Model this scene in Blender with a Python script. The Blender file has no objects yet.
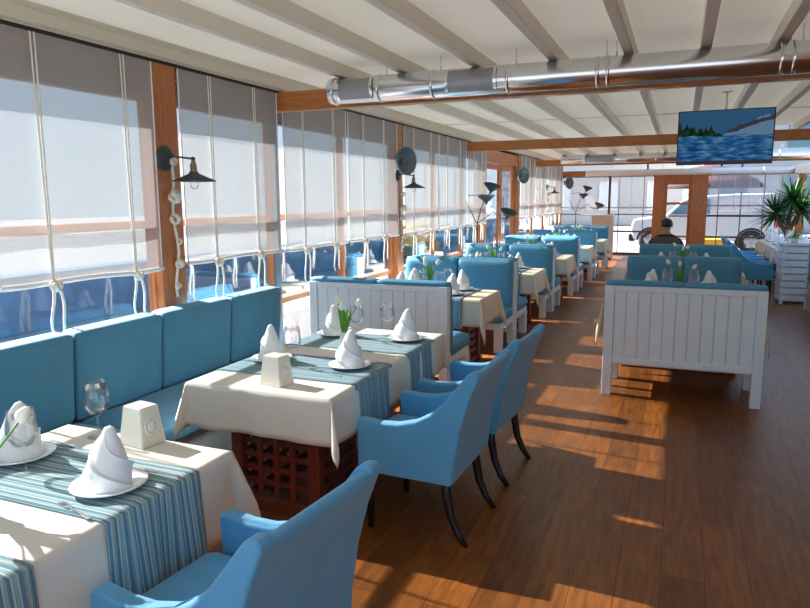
import bpy, bmesh, math, random
from mathutils import Vector, Matrix, Quaternion
from math import sin, cos, pi, radians, hypot, atan2, sqrt
random.seed(7)
S = bpy.context.scene
COL = S.collection

# ---------------------------------------------------------------- camera, world, sun, exposure
cd = bpy.data.cameras.new('camera'); cam = bpy.data.objects.new('camera', cd); COL.objects.link(cam)
cd.sensor_width = 36.0; cd.lens = 36.0 * 668 / 810; cd.clip_start = 0.05; cd.clip_end = 500
Rm = Matrix(((0.9254335985729278, -0.05282903224469593, 0.37520893910520037),
             (0.37884223212532897, 0.14770744068424377, -0.9135978738618041),
             (-0.007156660580148522, 0.987619160060496, 0.15670729686501858)))
cam.matrix_world = Matrix.Translation((0, 0, 1.75)) @ Rm.to_4x4()
S.camera = cam

W = bpy.data.worlds.new('sky'); S.world = W; W.use_nodes = True
nt = W.node_tree; bgn = nt.nodes['Background']
tc = nt.nodes.new('ShaderNodeTexCoord'); sx = nt.nodes.new('ShaderNodeSeparateXYZ'); rp = nt.nodes.new('ShaderNodeValToRGB')
nt.links.new(tc.outputs['Generated'], sx.inputs[0]); nt.links.new(sx.outputs['Z'], rp.inputs[0]); nt.links.new(rp.outputs[0], bgn.inputs[0])
rp.color_ramp.elements[0].position = 0.0; rp.color_ramp.elements[0].color = (0.66, 0.82, 0.95, 1)
rp.color_ramp.elements[1].position = 0.7; rp.color_ramp.elements[1].color = (0.34, 0.58, 1.0, 1)
bgn.inputs[1].default_value = 1.2

sd = bpy.data.lights.new('sun', 'SUN'); sun = bpy.data.objects.new('sun', sd); COL.objects.link(sun)
sd.energy = 27.0; sd.color = (1.0, 0.93, 0.84); sd.angle = radians(0.6)
SUN_DIR = Vector((1.0, -0.12, -0.66)).normalized()
sun.rotation_euler = SUN_DIR.to_track_quat('-Z', 'Y').to_euler(); sun.location = (-12, 4, 9)

S.view_settings.view_transform = 'Standard'; S.view_settings.look = 'None'
S.view_settings.gamma = 1.0; S.view_settings.use_curve_mapping = False
S.view_settings.exposure = 0.36
S.cycles.max_bounces = 10; S.cycles.transparent_max_bounces = 24
S.cycles.diffuse_bounces = 5; S.cycles.glossy_bounces = 3; S.cycles.sample_clamp_indirect = 6.0
S.cycles.caustics_reflective = False; S.cycles.caustics_refractive = False
try:
    S.cycles.use_denoising = True
except Exception:
    pass

# ---------------------------------------------------------------- materials
def mat(name, col, rough=0.6, metal=0.0, var=0.0, vscale=20.0, bump=0.0, bscale=200.0, coat=0.0, spec=0.5, sheen=0.0, stretch=None):
    m = bpy.data.materials.new(name); m.use_nodes = True
    t = m.node_tree; b = t.nodes['Principled BSDF']
    b.inputs['Base Color'].default_value = (*col, 1); b.inputs['Roughness'].default_value = rough
    b.inputs['Metallic'].default_value = metal; b.inputs['Coat Weight'].default_value = coat
    b.inputs['Specular IOR Level'].default_value = spec; b.inputs['Sheen Weight'].default_value = sheen
    c = t.nodes.new('ShaderNodeTexCoord'); vec = c.outputs['Object']
    if stretch:
        mp = t.nodes.new('ShaderNodeMapping'); mp.inputs['Scale'].default_value = stretch
        t.links.new(vec, mp.inputs[0]); vec = mp.outputs[0]
    if var > 0:
        n = t.nodes.new('ShaderNodeTexNoise'); n.inputs['Scale'].default_value = vscale; n.inputs['Detail'].default_value = 4
        r = t.nodes.new('ShaderNodeValToRGB')
        r.color_ramp.elements[0].color = (*[x * (1 - var) for x in col], 1); r.color_ramp.elements[1].color = (*[min(1, x * (1 + var)) for x in col], 1)
        r.color_ramp.elements[0].position = 0.3; r.color_ramp.elements[1].position = 0.7
        t.links.new(vec, n.inputs[0]); t.links.new(n.outputs[0], r.inputs[0]); t.links.new(r.outputs[0], b.inputs['Base Color'])
    if bump > 0:
        n = t.nodes.new('ShaderNodeTexNoise'); n.inputs['Scale'].default_value = bscale
        bp = t.nodes.new('ShaderNodeBump'); bp.inputs['Strength'].default_value = bump; bp.inputs['Distance'].default_value = 0.01
        t.links.new(vec, n.inputs[0]); t.links.new(n.outputs[0], bp.inputs['Height']); t.links.new(bp.outputs[0], b.inputs['Normal'])
    return m

def glassy(name, tint=(1, 1, 1), refl=1.0, rough=0.0, boost=0.0):
    m = bpy.data.materials.new(name); m.use_nodes = True; t = m.node_tree; t.nodes.clear()
    o = t.nodes.new('ShaderNodeOutputMaterial'); mx = t.nodes.new('ShaderNodeMixShader')
    tr = t.nodes.new('ShaderNodeBsdfTransparent'); tr.inputs[0].default_value = (*tint, 1)
    g = t.nodes.new('ShaderNodeBsdfGlossy'); g.inputs['Roughness'].default_value = rough
    f = t.nodes.new('ShaderNodeLayerWeight'); f.inputs['Blend'].default_value = 0.25
    mu = t.nodes.new('ShaderNodeMath'); mu.operation = 'MULTIPLY_ADD'; mu.inputs[1].default_value = refl; mu.inputs[2].default_value = boost
    t.links.new(f.outputs['Fresnel'], mu.inputs[0]); t.links.new(mu.outputs[0], mx.inputs[0])
    t.links.new(tr.outputs[0], mx.inputs[1]); t.links.new(g.outputs[0], mx.inputs[2]); t.links.new(mx.outputs[0], o.inputs[0])
    return m

def gauze(name, see, trans, col, refl):
    m = bpy.data.materials.new(name); m.use_nodes = True; t = m.node_tree; t.nodes.clear()
    o = t.nodes.new('ShaderNodeOutputMaterial')
    a = t.nodes.new('ShaderNodeMixShader'); b = t.nodes.new('ShaderNodeMixShader')
    tr = t.nodes.new('ShaderNodeBsdfTransparent'); tl = t.nodes.new('ShaderNodeBsdfTranslucent'); df = t.nodes.new('ShaderNodeBsdfDiffuse')
    tl.inputs[0].default_value = (*col, 1); df.inputs[0].default_value = (*refl, 1)
    c = t.nodes.new('ShaderNodeTexCoord'); n = t.nodes.new('ShaderNodeTexNoise'); mp = t.nodes.new('ShaderNodeMapping')
    mp.inputs['Scale'].default_value = (60, 60, 25); n.inputs['Scale'].default_value = 3.0; n.inputs['Detail'].default_value = 5
    t.links.new(c.outputs['Object'], mp.inputs[0]); t.links.new(mp.outputs[0], n.inputs[0])
    ma = t.nodes.new('ShaderNodeMath'); ma.operation = 'MULTIPLY_ADD'; ma.inputs[1].default_value = -0.25; ma.inputs[2].default_value = 1 - see + 0.125
    t.links.new(n.outputs[0], ma.inputs[0]); t.links.new(ma.outputs[0], b.inputs[0])
    a.inputs[0].default_value = trans
    t.links.new(df.outputs[0], a.inputs[1]); t.links.new(tl.outputs[0], a.inputs[2])
    t.links.new(tr.outputs[0], b.inputs[1]); t.links.new(a.outputs[0], b.inputs[2]); t.links.new(b.outputs[0], o.inputs[0])
    return m

def floor_mat():
    m = bpy.data.materials.new('dark_wood_floor'); m.use_nodes = True; t = m.node_tree; b = t.nodes['Principled BSDF']
    c = t.nodes.new('ShaderNodeTexCoord'); mp = t.nodes.new('ShaderNodeMapping'); mp.inputs['Rotation'].default_value = (0, 0, radians(90))
    t.links.new(c.outputs['Object'], mp.inputs[0])
    br = t.nodes.new('ShaderNodeTexBrick'); br.offset = 0.5
    br.inputs['Scale'].default_value = 1.0; br.inputs['Brick Width'].default_value = 1.25; br.inputs['Row Height'].default_value = 0.19
    br.inputs['Mortar Size'].default_value = 0.0018; br.inputs['Bias'].default_value = 0.0
    br.inputs['Color1'].default_value = (0.155, 0.054, 0.012, 1); br.inputs['Color2'].default_value = (0.245, 0.085, 0.017, 1); br.inputs['Mortar'].default_value = (0.06, 0.023, 0.008, 1)
    t.links.new(mp.outputs[0], br.inputs[0])
    m2 = t.nodes.new('ShaderNodeMapping'); m2.inputs['Scale'].default_value = (14, 1.6, 1); t.links.new(c.outputs['Object'], m2.inputs[0])
    n = t.nodes.new('ShaderNodeTexNoise'); n.inputs['Scale'].default_value = 2.2; n.inputs['Detail'].default_value = 7; n.inputs['Roughness'].default_value = 0.65
    t.links.new(m2.outputs[0], n.inputs[0])
    r = t.nodes.new('ShaderNodeValToRGB'); r.color_ramp.elements[0].position = 0.3; r.color_ramp.elements[0].color = (0.5, 0.48, 0.46, 1); r.color_ramp.elements[1].position = 0.7; r.color_ramp.elements[1].color = (1.35, 1.3, 1.2, 1)
    t.links.new(n.outputs[0], r.inputs[0])
    mx = t.nodes.new('ShaderNodeMix'); mx.data_type = 'RGBA'; mx.blend_type = 'MULTIPLY'; mx.inputs[0].default_value = 1.0
    t.links.new(br.outputs[0], mx.inputs[6]); t.links.new(r.outputs[0], mx.inputs[7]); t.links.new(mx.outputs[2], b.inputs['Base Color'])
    b.inputs['Roughness'].default_value = 0.36; b.inputs['Specular IOR Level'].default_value = 0.45
    bp = t.nodes.new('ShaderNodeBump'); bp.inputs['Strength'].default_value = 0.12; bp.inputs['Distance'].default_value = 0.01
    t.links.new(n.outputs[0], bp.inputs['Height']); t.links.new(bp.outputs[0], b.inputs['Normal'])
    return m

def stripe_mat(name, axis, cols, freq, rough=0.85, mute=1.0):
    # woven stripes running along the runner: colour steps across one axis of the cloth
    m = bpy.data.materials.new(name); m.use_nodes = True; t = m.node_tree; b = t.nodes['Principled BSDF']
    c = t.nodes.new('ShaderNodeTexCoord'); s = t.nodes.new('ShaderNodeSeparateXYZ'); t.links.new(c.outputs['Object'], s.inputs[0])
    mu = t.nodes.new('ShaderNodeMath'); mu.operation = 'MULTIPLY'; mu.inputs[1].default_value = freq; t.links.new(s.outputs[axis], mu.inputs[0])
    fr = t.nodes.new('ShaderNodeMath'); fr.operation = 'FRACT'; t.links.new(mu.outputs[0], fr.inputs[0])
    r = t.nodes.new('ShaderNodeValToRGB'); r.color_ramp.interpolation = 'CONSTANT'
    els = r.color_ramp.elements
    while len(els) < len(cols): els.new(0.5)
    pos = 0.0
    tot = sum(w for w, _ in cols)
    for e, (w, cc) in zip(els, cols):
        e.position = pos / tot; e.color = (*cc, 1); pos += w
    t.links.new(fr.outputs[0], r.inputs[0]); t.links.new(r.outputs[0], b.inputs['Base Color'])
    b.inputs['Roughness'].default_value = rough; b.inputs['Specular IOR Level'].default_value = 0.2
    return m

M = {}
M['floor'] = floor_mat()
def membrane():
    m = bpy.data.materials.new('cream_translucent_membrane'); m.use_nodes = True; t = m.node_tree; t.nodes.clear()
    o = t.nodes.new('ShaderNodeOutputMaterial'); mx = t.nodes.new('ShaderNodeMixShader'); d = t.nodes.new('ShaderNodeBsdfDiffuse'); l = t.nodes.new('ShaderNodeBsdfTranslucent')
    c = t.nodes.new('ShaderNodeTexCoord'); n = t.nodes.new('ShaderNodeTexNoise'); n.inputs['Scale'].default_value = 1.2; t.links.new(c.outputs['Object'], n.inputs[0])
    r = t.nodes.new('ShaderNodeValToRGB'); r.color_ramp.elements[0].color = (0.72, 0.68, 0.57, 1); r.color_ramp.elements[1].color = (0.84, 0.80, 0.70, 1); t.links.new(n.outputs[0], r.inputs[0])
    t.links.new(r.outputs[0], d.inputs[0]); l.inputs[0].default_value = (0.78, 0.76, 0.68, 1); mx.inputs[0].default_value = 0.045
    t.links.new(d.outputs[0], mx.inputs[1]); t.links.new(l.outputs[0], mx.inputs[2]); t.links.new(mx.outputs[0], o.inputs[0]); return m
M['ceiling'] = membrane()
M['rafter'] = mat('cream_painted_rafter', (0.80, 0.76, 0.66), 0.55, var=0.03, vscale=6)
M['cornice'] = mat('cream_aluminium', (0.66, 0.62, 0.52), 0.45)
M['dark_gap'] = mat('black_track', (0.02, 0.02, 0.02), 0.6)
M['wood'] = mat('orange_brown_wood', (0.44, 0.15, 0.043), 0.42, var=0.22, vscale=5, stretch=(8, 8, 1.2), coat=0.15)
M['beam'] = mat('orange_brown_beam', (0.45, 0.16, 0.038), 0.42, var=0.18, vscale=5, stretch=(1.2, 8, 8), coat=0.15)
M['mahogany'] = mat('mahogany', (0.16, 0.030, 0.014), 0.35, var=0.2, vscale=9, stretch=(8, 8, 1), coat=0.3)
M['white_paint'] = mat('white_painted_wood', (0.69, 0.79, 0.88), 0.42, var=0.03, vscale=8)
M['blue_chair'] = mat('blue_upholstery', (0.085, 0.335, 0.59), 0.8, var=0.05, vscale=6, bump=0.12, bscale=500, sheen=0.25)
M['blue_booth'] = mat('blue_booth_upholstery', (0.065, 0.27, 0.44), 0.55, var=0.05, vscale=5, bump=0.05, bscale=300)
M['blue_bench'] = mat('teal_blue_bench_cloth', (0.055, 0.235, 0.385), 0.7, var=0.05, vscale=5, bump=0.1, bscale=400, sheen=0.15)
M['black_wood'] = mat('black_lacquered_wood', (0.012, 0.012, 0.014), 0.3)
M['cloth'] = mat('cream_tablecloth', (0.76, 0.735, 0.665), 0.85, var=0.03, vscale=4, bump=0.12, bscale=700, spec=0.2)
M['cloth_tan'] = mat('warm_cream_tablecloth', (0.76, 0.67, 0.52), 0.85, var=0.03, vscale=4, bump=0.12, bscale=700, spec=0.2)
M['napkin'] = mat('white_napkin', (0.86, 0.88, 0.90), 0.8, spec=0.2, bump=0.08, bscale=500)
M['china'] = mat('white_china', (0.86, 0.88, 0.90), 0.12, coat=0.5)
M['steel'] = mat('polished_steel', (0.75, 0.75, 0.76), 0.18, 1.0)
M['duct'] = mat('galvanised_duct', (0.72, 0.74, 0.76), 0.2, 1.0, var=0.06, vscale=3)
M['grille'] = mat('perforated_grille', (0.33, 0.34, 0.36), 0.5, 0.6, var=0.25, vscale=160)
M['white_metal'] = mat('white_metal', (0.75, 0.77, 0.78), 0.35)
M['holder'] = mat('cream_holder', (0.83, 0.82, 0.72), 0.3)
M['lamp_iron'] = mat('dark_lamp_iron', (0.055, 0.065, 0.075), 0.5, 0.3)
M['dish'] = mat('grey_enamel', (0.13, 0.17, 0.21), 0.45, 0.3, var=0.12, vscale=12)
M['brass'] = mat('aged_brass', (0.26, 0.22, 0.16), 0.35, 0.8)
M['rope'] = mat('cotton_rope', (0.80, 0.76, 0.68), 0.9, var=0.12, vscale=120, spec=0.1)
M['hem'] = mat('white_linen_hem', (0.86, 0.86, 0.86), 0.9, spec=0.1)
M['gauze'] = gauze('white_gauze', 0.27, 0.047, (0.86, 0.90, 0.94), (0.42, 0.42, 0.42))
M['gauze_far'] = gauze('sheer_gauze', 0.66, 0.4, (0.92, 0.93, 0.95), (0.75, 0.75, 0.75))
M['pane'] = glassy('window_glass', (0.96, 0.98, 1.0), 0.5)
M['glass'] = glassy('wine_glass', (0.985, 0.992, 0.995), 0.5, 0.04, 0.03)
M['leaf'] = mat('green_leaf', (0.12, 0.34, 0.035), 0.45, var=0.25, vscale=18)
M['palm_leaf'] = mat('dark_green_leaf', (0.03, 0.125, 0.025), 0.45, var=0.3, vscale=8)
M['bark'] = mat('palm_bark', (0.22, 0.15, 0.09), 0.9, var=0.3, vscale=30, bump=0.5, bscale=60)
M['tulip'] = mat('white_petal', (0.88, 0.88, 0.78), 0.5)
M['pavement'] = mat('pale_concrete_pavement', (0.20, 0.20, 0.205), 0.9, var=0.08, vscale=2)
M['quay_wall'] = mat('blue_painted_wall', (0.045, 0.16, 0.30), 0.5, var=0.25, vscale=1.4)
M['truck'] = mat('white_car_paint', (0.64, 0.67, 0.70), 0.2, coat=0.6)
M['tinted'] = mat('tinted_car_window', (0.10, 0.24, 0.32), 0.08, coat=0.5)
M['tyre'] = mat('tyre_rubber', (0.02, 0.02, 0.02), 0.8)
M['alloy'] = mat('alloy_wheel', (0.55, 0.56, 0.58), 0.3, 0.7)
M['red_lens'] = mat('red_tail_lens', (0.6, 0.02, 0.02), 0.25, coat=0.5)
M['yellow'] = mat('yellow_plastic', (0.85, 0.47, 0.02), 0.45)
M['olive'] = mat('olive_tarpaulin', (0.28, 0.24, 0.04), 0.7, var=0.3, vscale=6)
M['facade'] = mat('pale_plaster', (0.46, 0.45, 0.44), 0.9, var=0.05, vscale=1)
M['facade_pink'] = mat('pinkish_plaster', (0.62, 0.48, 0.44), 0.9, var=0.05, vscale=1)
M['maroon'] = mat('maroon_canvas', (0.085, 0.028, 0.038), 0.8)
M['fascia'] = mat('brown_grey_fascia', (0.23, 0.17, 0.14), 0.7)
M['cabinet'] = mat('cream_cabinet', (0.58, 0.49, 0.38), 0.5, var=0.05, vscale=6)
M['skin'] = mat('skin', (0.45, 0.25, 0.17), 0.55)
M['hair'] = mat('dark_hair', (0.015, 0.012, 0.010), 0.6)
M['vest'] = mat('khaki_vest', (0.115, 0.10, 0.065), 0.9, var=0.1, vscale=20)
M['sleeve'] = mat('black_knit', (0.015, 0.016, 0.02), 0.9)
M['trouser'] = mat('dark_trousers', (0.03, 0.035, 0.05), 0.9)
M['dark_plastic'] = mat('black_plastic', (0.012, 0.012, 0.014), 0.3)
BL, TQ, CR, TN, GR = (0.10, 0.25, 0.35), (0.25, 0.42, 0.45), (0.62, 0.60, 0.52), (0.40, 0.34, 0.28), (0.24, 0.34, 0.38)
STR = [(5, BL), (1, CR), (3, TQ), (1, TN), (4, BL), (1.5, CR), (1.5, GR), (4, TQ), (1, CR), (5, BL), (1, TN), (2, GR), (1, CR), (3, TQ), (2, BL), (1, CR)]
M['stripes'] = stripe_mat('striped_runner_cloth', 'Y', STR, 9.2)
MB2, MT2, MC2 = (0.18, 0.29, 0.345), (0.24, 0.345, 0.39), (0.36, 0.44, 0.46)
STR2 = [(5, MB2), (1, MC2), (4, MT2), (1, (0.12, 0.25, 0.33)), (5, MB2), (1.3, MC2), (3, MT2), (1, (0.12, 0.25, 0.33)), (4, MB2), (1, MC2)]
M['stripes_blue'] = stripe_mat('muted_blue_striped_runner', 'Y', STR2, 6.5)
M['stripes_booth'] = stripe_mat('booth_runner_cloth', 'X', STR2, 6.5)

def screen_mat():
    m = bpy.data.materials.new('tv_picture'); m.use_nodes = True; t = m.node_tree; t.nodes.clear(); L = t.links.new
    o = t.nodes.new('ShaderNodeOutputMaterial'); e = t.nodes.new('ShaderNodeEmission'); L(e.outputs[0], o.inputs[0]); e.inputs[1].default_value = 0.36
    c = t.nodes.new('ShaderNodeTexCoord'); s = t.nodes.new('ShaderNodeSeparateXYZ'); L(c.outputs['Object'], s.inputs[0])
    def noise(scale, sc, det=4):
        mp = t.nodes.new('ShaderNodeMapping'); mp.inputs['Scale'].default_value = sc; L(c.outputs['Object'], mp.inputs[0])
        n = t.nodes.new('ShaderNodeTexNoise'); n.inputs['Scale'].default_value = scale; n.inputs['Detail'].default_value = det; L(mp.outputs[0], n.inputs[0]); return n.outputs[0]
    def mth(op, a, b=None, cc=None):
        n = t.nodes.new('ShaderNodeMath'); n.operation = op
        for i, v in enumerate((a, b, cc)):
            if v is None: continue
            if isinstance(v, (int, float)): n.inputs[i].default_value = v
            else: L(v, n.inputs[i])
        return n.outputs[0]
    def mix(f, a, b):
        n = t.nodes.new('ShaderNodeMix'); n.data_type = 'RGBA'
        L(f, n.inputs[0])
        for i, v in ((6, a), (7, b)):
            if isinstance(v, tuple): n.inputs[i].default_value = (*v, 1)
            else: L(v, n.inputs[i])
        return n.outputs[2]
    def ramp(f, stops):
        r = t.nodes.new('ShaderNodeValToRGB'); els = r.color_ramp.elements
        while len(els) < len(stops): els.new(0.5)
        for el, (p, cc) in zip(els, stops): el.position = p; el.color = (*cc, 1)
        L(f, r.inputs[0]); return r.outputs[0]
    x, z = s.outputs['X'], s.outputs['Z']         # object space: x -0.46..0.46, z -0.26..0.26
    water = ramp(noise(6, (1.4, 1, 6)), [(0.32, (0.01, 0.06, 0.20)), (0.5, (0.03, 0.18, 0.48)), (0.7, (0.22, 0.42, 0.62))])
    sky = (0.05, 0.17, 0.33)
    tree_top = mth('MULTIPLY_ADD', noise(9, (2.2, 1, 0.4)), 0.30, mth('MULTIPLY_ADD', x, -0.22, -0.115))
    tree = mth('LESS_THAN', z, tree_top)
    tcol = ramp(noise(20, (1, 1, 1)), [(0.35, (0.005, 0.02, 0.012)), (0.7, (0.03, 0.09, 0.03))])
    left = mth('LESS_THAN', x, 0.14)
    pic = mix(mth('MULTIPLY', tree, left), sky, tcol)
    spray = mth('GREATER_THAN', mth('ADD', mth('MULTIPLY_ADD', x, 0.35, mth('MULTIPLY', z, -0.9)), mth('MULTIPLY', noise(7, (1, 1, 2)), 0.18)), 0.06)
    pic = mix(spray, pic, (0.20, 0.36, 0.55))
    slope = mth('ABSOLUTE', mth('SUBTRACT', mth('MULTIPLY_ADD', x, 0.32, 0.045), z)); band = mth('LESS_THAN', mth('ADD', slope, mth('MULTIPLY', noise(14, (1, 1, 2)), 0.06)), 0.052)
    pic = mix(mth('MULTIPLY', band, mth('GREATER_THAN', x, 0.02)), pic, (0.07, 0.07, 0.09))
    pic = mix(mth('LESS_THAN', z, mth('MULTIPLY_ADD', noise(8, (1, 1, 1)), 0.05, -0.01)), pic, water)
    L(pic, e.inputs[0]); return m
M['screen'] = screen_mat()

# ---------------------------------------------------------------- mesh building
class MB:
    def __init__(s): s.b = bmesh.new()
    def box(s, x0, y0, z0, x1, y1, z1, bev=0.0, seg=2):
        n = bmesh.new(); bmesh.ops.create_cube(n, size=1.0)
        bmesh.ops.transform(n, matrix=Matrix.Translation(((x0 + x1) / 2, (y0 + y1) / 2, (z0 + z1) / 2)) @ Matrix.Diagonal((x1 - x0, y1 - y0, z1 - z0, 1)), verts=n.verts)
        if bev > 0: bmesh.ops.bevel(n, geom=n.edges[:], offset=bev, segments=seg, affect='EDGES', profile=0.5, clamp_overlap=True)
        s.add(n); return s
    def add(s, n, mtx=None):
        if mtx is not None: bmesh.ops.transform(n, matrix=mtx, verts=n.verts)
        me = bpy.data.meshes.new('tmp'); n.to_mesh(me); n.free(); s.b.from_mesh(me); bpy.data.meshes.remove(me); return s
    def xf(s, mtx): bmesh.ops.transform(s.b, matrix=mtx, verts=s.b.verts); return s
    def prism(s, pts, axis, a, b, bev=0.0, seg=2):
        # pts polygon in the other two axes: axis 'y' -> (x,z), 'x' -> (y,z), 'z' -> (x,y)
        n = bmesh.new()
        def P(p, d): return {'y': (p[0], d, p[1]), 'x': (d, p[0], p[1]), 'z': (p[0], p[1], d)}[axis]
        A = [n.verts.new(P(p, a)) for p in pts]; B = [n.verts.new(P(p, b)) for p in pts]
        n.faces.new(A); n.faces.new(list(reversed(B)))
        for i in range(len(pts)):
            j = (i + 1) % len(pts); n.faces.new((A[j], A[i], B[i], B[j]))
        bmesh.ops.recalc_face_normals(n, faces=n.faces[:])
        if bev > 0:
            ed = [e for e in n.edges if e.calc_face_angle(0) > 0.5]
            bmesh.ops.bevel(n, geom=ed, offset=bev, segments=seg, affect='EDGES', profile=0.5, clamp_overlap=True)
        s.add(n); return s
    def tube(s, pts, r, n=8, cap=True):
        pts = [Vector(p) for p in pts]; rs = r if isinstance(r, (list, tuple)) else [r] * len(pts)
        rings = []; up = Vector((0, 0, 1)); prev = None
        for i, p in enumerate(pts):
            d = (pts[min(i + 1, len(pts) - 1)] - pts[max(i - 1, 0)]).normalized()
            if prev is None:
                u = d.cross(up)
                if u.length < 1e-3: u = d.cross(Vector((0, 1, 0)))
            else:
                u = prev - d * prev.dot(d)
                if u.length < 1e-4: u = d.cross(up)
            u.normalize(); v = d.cross(u); prev = u
            rings.append([s.b.verts.new(p + (u * cos(2 * pi * k / n) + v * sin(2 * pi * k / n)) * rs[i]) for k in range(n)])
        for a, c in zip(rings, rings[1:]):
            for k in range(n): s.b.faces.new((a[k], c[k], c[(k + 1) % n], a[(k + 1) % n])).smooth = True
        if cap:
            s.b.faces.new(rings[0]); s.b.faces.new(list(reversed(rings[-1])))
        return s
    def lathe(s, prof, c=(0, 0, 0), n=24, axis='z', mtx=None):
        b = bmesh.new(); rings = []
        for r, h in prof:
            if r < 1e-5: rings.append([b.verts.new((0, 0, h))])
            else: rings.append([b.verts.new((r * cos(2 * pi * k / n), r * sin(2 * pi * k / n), h)) for k in range(n)])
        for a, d in zip(rings, rings[1:]):
            for k in range(n):
                k2 = (k + 1) % n
                if len(a) == 1 and len(d) == 1: continue
                if len(a) == 1: f = b.faces.new((a[0], d[k2], d[k]))
                elif len(d) == 1: f = b.faces.new((a[k], a[k2], d[0]))
                else: f = b.faces.new((a[k], a[k2], d[k2], d[k]))
                f.smooth = True
        q = {'z': Matrix(), 'x': Matrix.Rotation(radians(90), 4, 'Y'), 'y': Matrix.Rotation(radians(-90), 4, 'X')}[axis]
        m4 = Matrix.Translation(c) @ (mtx if mtx is not None else q)
        bmesh.ops.transform(b, matrix=m4, verts=b.verts); s.add(b); return s
    def sphere(s, c, r, sc=(1, 1, 1), n=12):
        b = bmesh.new(); bmesh.ops.create_uvsphere(b, u_segments=n, v_segments=max(6, n // 2 + 2), radius=r)
        for f in b.faces: f.smooth = True
        s.add(b, Matrix.Translation(c) @ Matrix.Diagonal((*sc, 1))); return s
    def grid(s, fn, nu, nv, closed=False, smooth=True):
        V = [[s.b.verts.new(fn(i / nu, j / nv)) for j in range(nv + 1)] for i in range(nu if closed else nu + 1)]
        nI = len(V)
        for i in range(nu):
            for j in range(nv):
                f = s.b.faces.new((V[i][j], V[(i + 1) % nI][j], V[(i + 1) % nI][j + 1], V[i][j + 1])); f.smooth = smooth
        return s
    def pad(s, c, size, r=0.03, bulge=0.0, axis=2, cuts=7, mtx=None):
        # a soft upholstered block with rolled edges and a swelling across one axis
        b = bmesh.new(); bmesh.ops.create_cube(b, size=1.0)
        bmesh.ops.subdivide_edges(b, edges=b.edges[:], cuts=cuts, use_grid_fill=True)
        h = [d / 2 for d in size]
        for v in b.verts:
            p = [0, 0, 0]
            for k in range(3):
                t = v.co[k] * 2; g = math.copysign(abs(t) ** 0.62, t); p[k] = g * h[k]
            core = [max(-(h[k] - r), min(h[k] - r, p[k])) for k in range(3)]
            d = Vector([p[k] - core[k] for k in range(3)])
            if d.length > 1e-9: d = d.normalized() * r
            q = [core[k] + d[k] for k in range(3)]
            o = [k for k in range(3) if k != axis]
            q[axis] += math.copysign(1, p[axis]) * bulge * max(0, cos(pi / 2 * p[o[0]] / h[o[0]])) ** 0.6 * max(0, cos(pi / 2 * p[o[1]] / h[o[1]])) ** 0.6 if abs(p[axis]) > h[axis] * 0.5 else 0
            v.co = q
        for f in b.faces: f.smooth = True
        m4 = Matrix.Translation(c)
        if mtx is not None: m4 = m4 @ mtx
        s.add(b, m4); return s
    def mesh(s, name, m):
        me = bpy.data.meshes.new(name); bmesh.ops.recalc_face_normals(s.b, faces=s.b.faces[:]); s.b.to_mesh(me); s.b.free()
        if m is not None: me.materials.append(M[m] if isinstance(m, str) else m)
        return me

KIDS = {}
def link(o, parent=None):
    COL.objects.link(o)
    if parent is not None: o.parent = parent; KIDS.setdefault(parent.name, []).append(o)
    return o
def part(name, mb, m, parent, label=None, loc=None):
    o = bpy.data.objects.new(name, mb.mesh(name, m) if isinstance(mb, MB) else mb); link(o, parent)
    if loc is not None: o.location = loc
    if label: o['label'] = label
    return o
def tag(o, label, cat, group=None):
    if label: o['label'] = label
    o['category'] = cat
    if group: o['group'] = group
    return o
def thing(name, label, cat, loc=(0, 0, 0), rz=0.0, group=None):
    o = bpy.data.objects.new(name, None); o.empty_display_size = 0.1; COL.objects.link(o); o.location = loc; o.rotation_euler = (0, 0, rz)
    return tag(o, label, cat, group)
def solo(name, mb, m, label, cat, loc=(0, 0, 0), rz=0.0, group=None):
    o = bpy.data.objects.new(name, mb.mesh(name, m)); COL.objects.link(o); o.location = loc; o.rotation_euler = (0, 0, rz)
    return tag(o, label, cat, group)
def struct(name, mb, m, parent=None):
    o = bpy.data.objects.new(name, mb.mesh(name, m)); link(o, parent)
    if parent is None: o['kind'] = 'structure'
    return o
def dup(o, loc=None, rz=None, label=None, group=None, parent=None):
    c = o.copy(); link(c, parent)
    if parent is None:
        if loc is not None: c.location = loc
        if rz is not None: c.rotation_euler = (0, 0, rz)
        if label: c['label'] = label
        if group: c['group'] = group
    for k in KIDS.get(o.name, []): dup(k, parent=c)
    return c

# ================================================================= THE ROOM
WX = -3.45          # inner face of the left window wall
END = 21.3          # glazed end wall
RX = 4.3
struct('floor', MB().box(-3.75, -1.55, -0.12, RX + 0.2, END + 0.15, 0.0), 'floor')

# ceiling: stretched panels over cream rafters, left open near the far right end
ce = MB()
for x0, y0, x1, y1 in ((-3.75, -1.55, RX + 0.2, 12.4), (-3.75, 12.4, 0.75, END + 0.15)):
    ce.grid(lambda u, v: (x0 + (x1 - x0) * u, y0 + (y1 - y0) * v, 2.85), 8, 8)
ceil = struct('ceiling', ce, 'ceiling')
for y in (1.2, 7.6, 9.9, 13.6): part('seam', MB().box(-3.4, y, 2.835, 0.7 if y > 12 else RX, y + 0.02, 2.848), 'rafter', ceil)
for i, x in enumerate((-2.68, -2.13, -1.52, -0.93, -0.40, 0.10, 0.56, 1.05, 1.58, 2.12, 2.66, 3.2, 3.75)):
    part('rafter', MB().box(x - 0.035, -1.5, 2.745, x + 0.035, END - 0.1 if x < 0.7 else 12.4, 2.85, 0.006), 'rafter', ceil)

nT = 0
def trim(mb, m):
    global nT; nT += 1
    return struct('trim_%d' % nT, mb, m)
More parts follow.
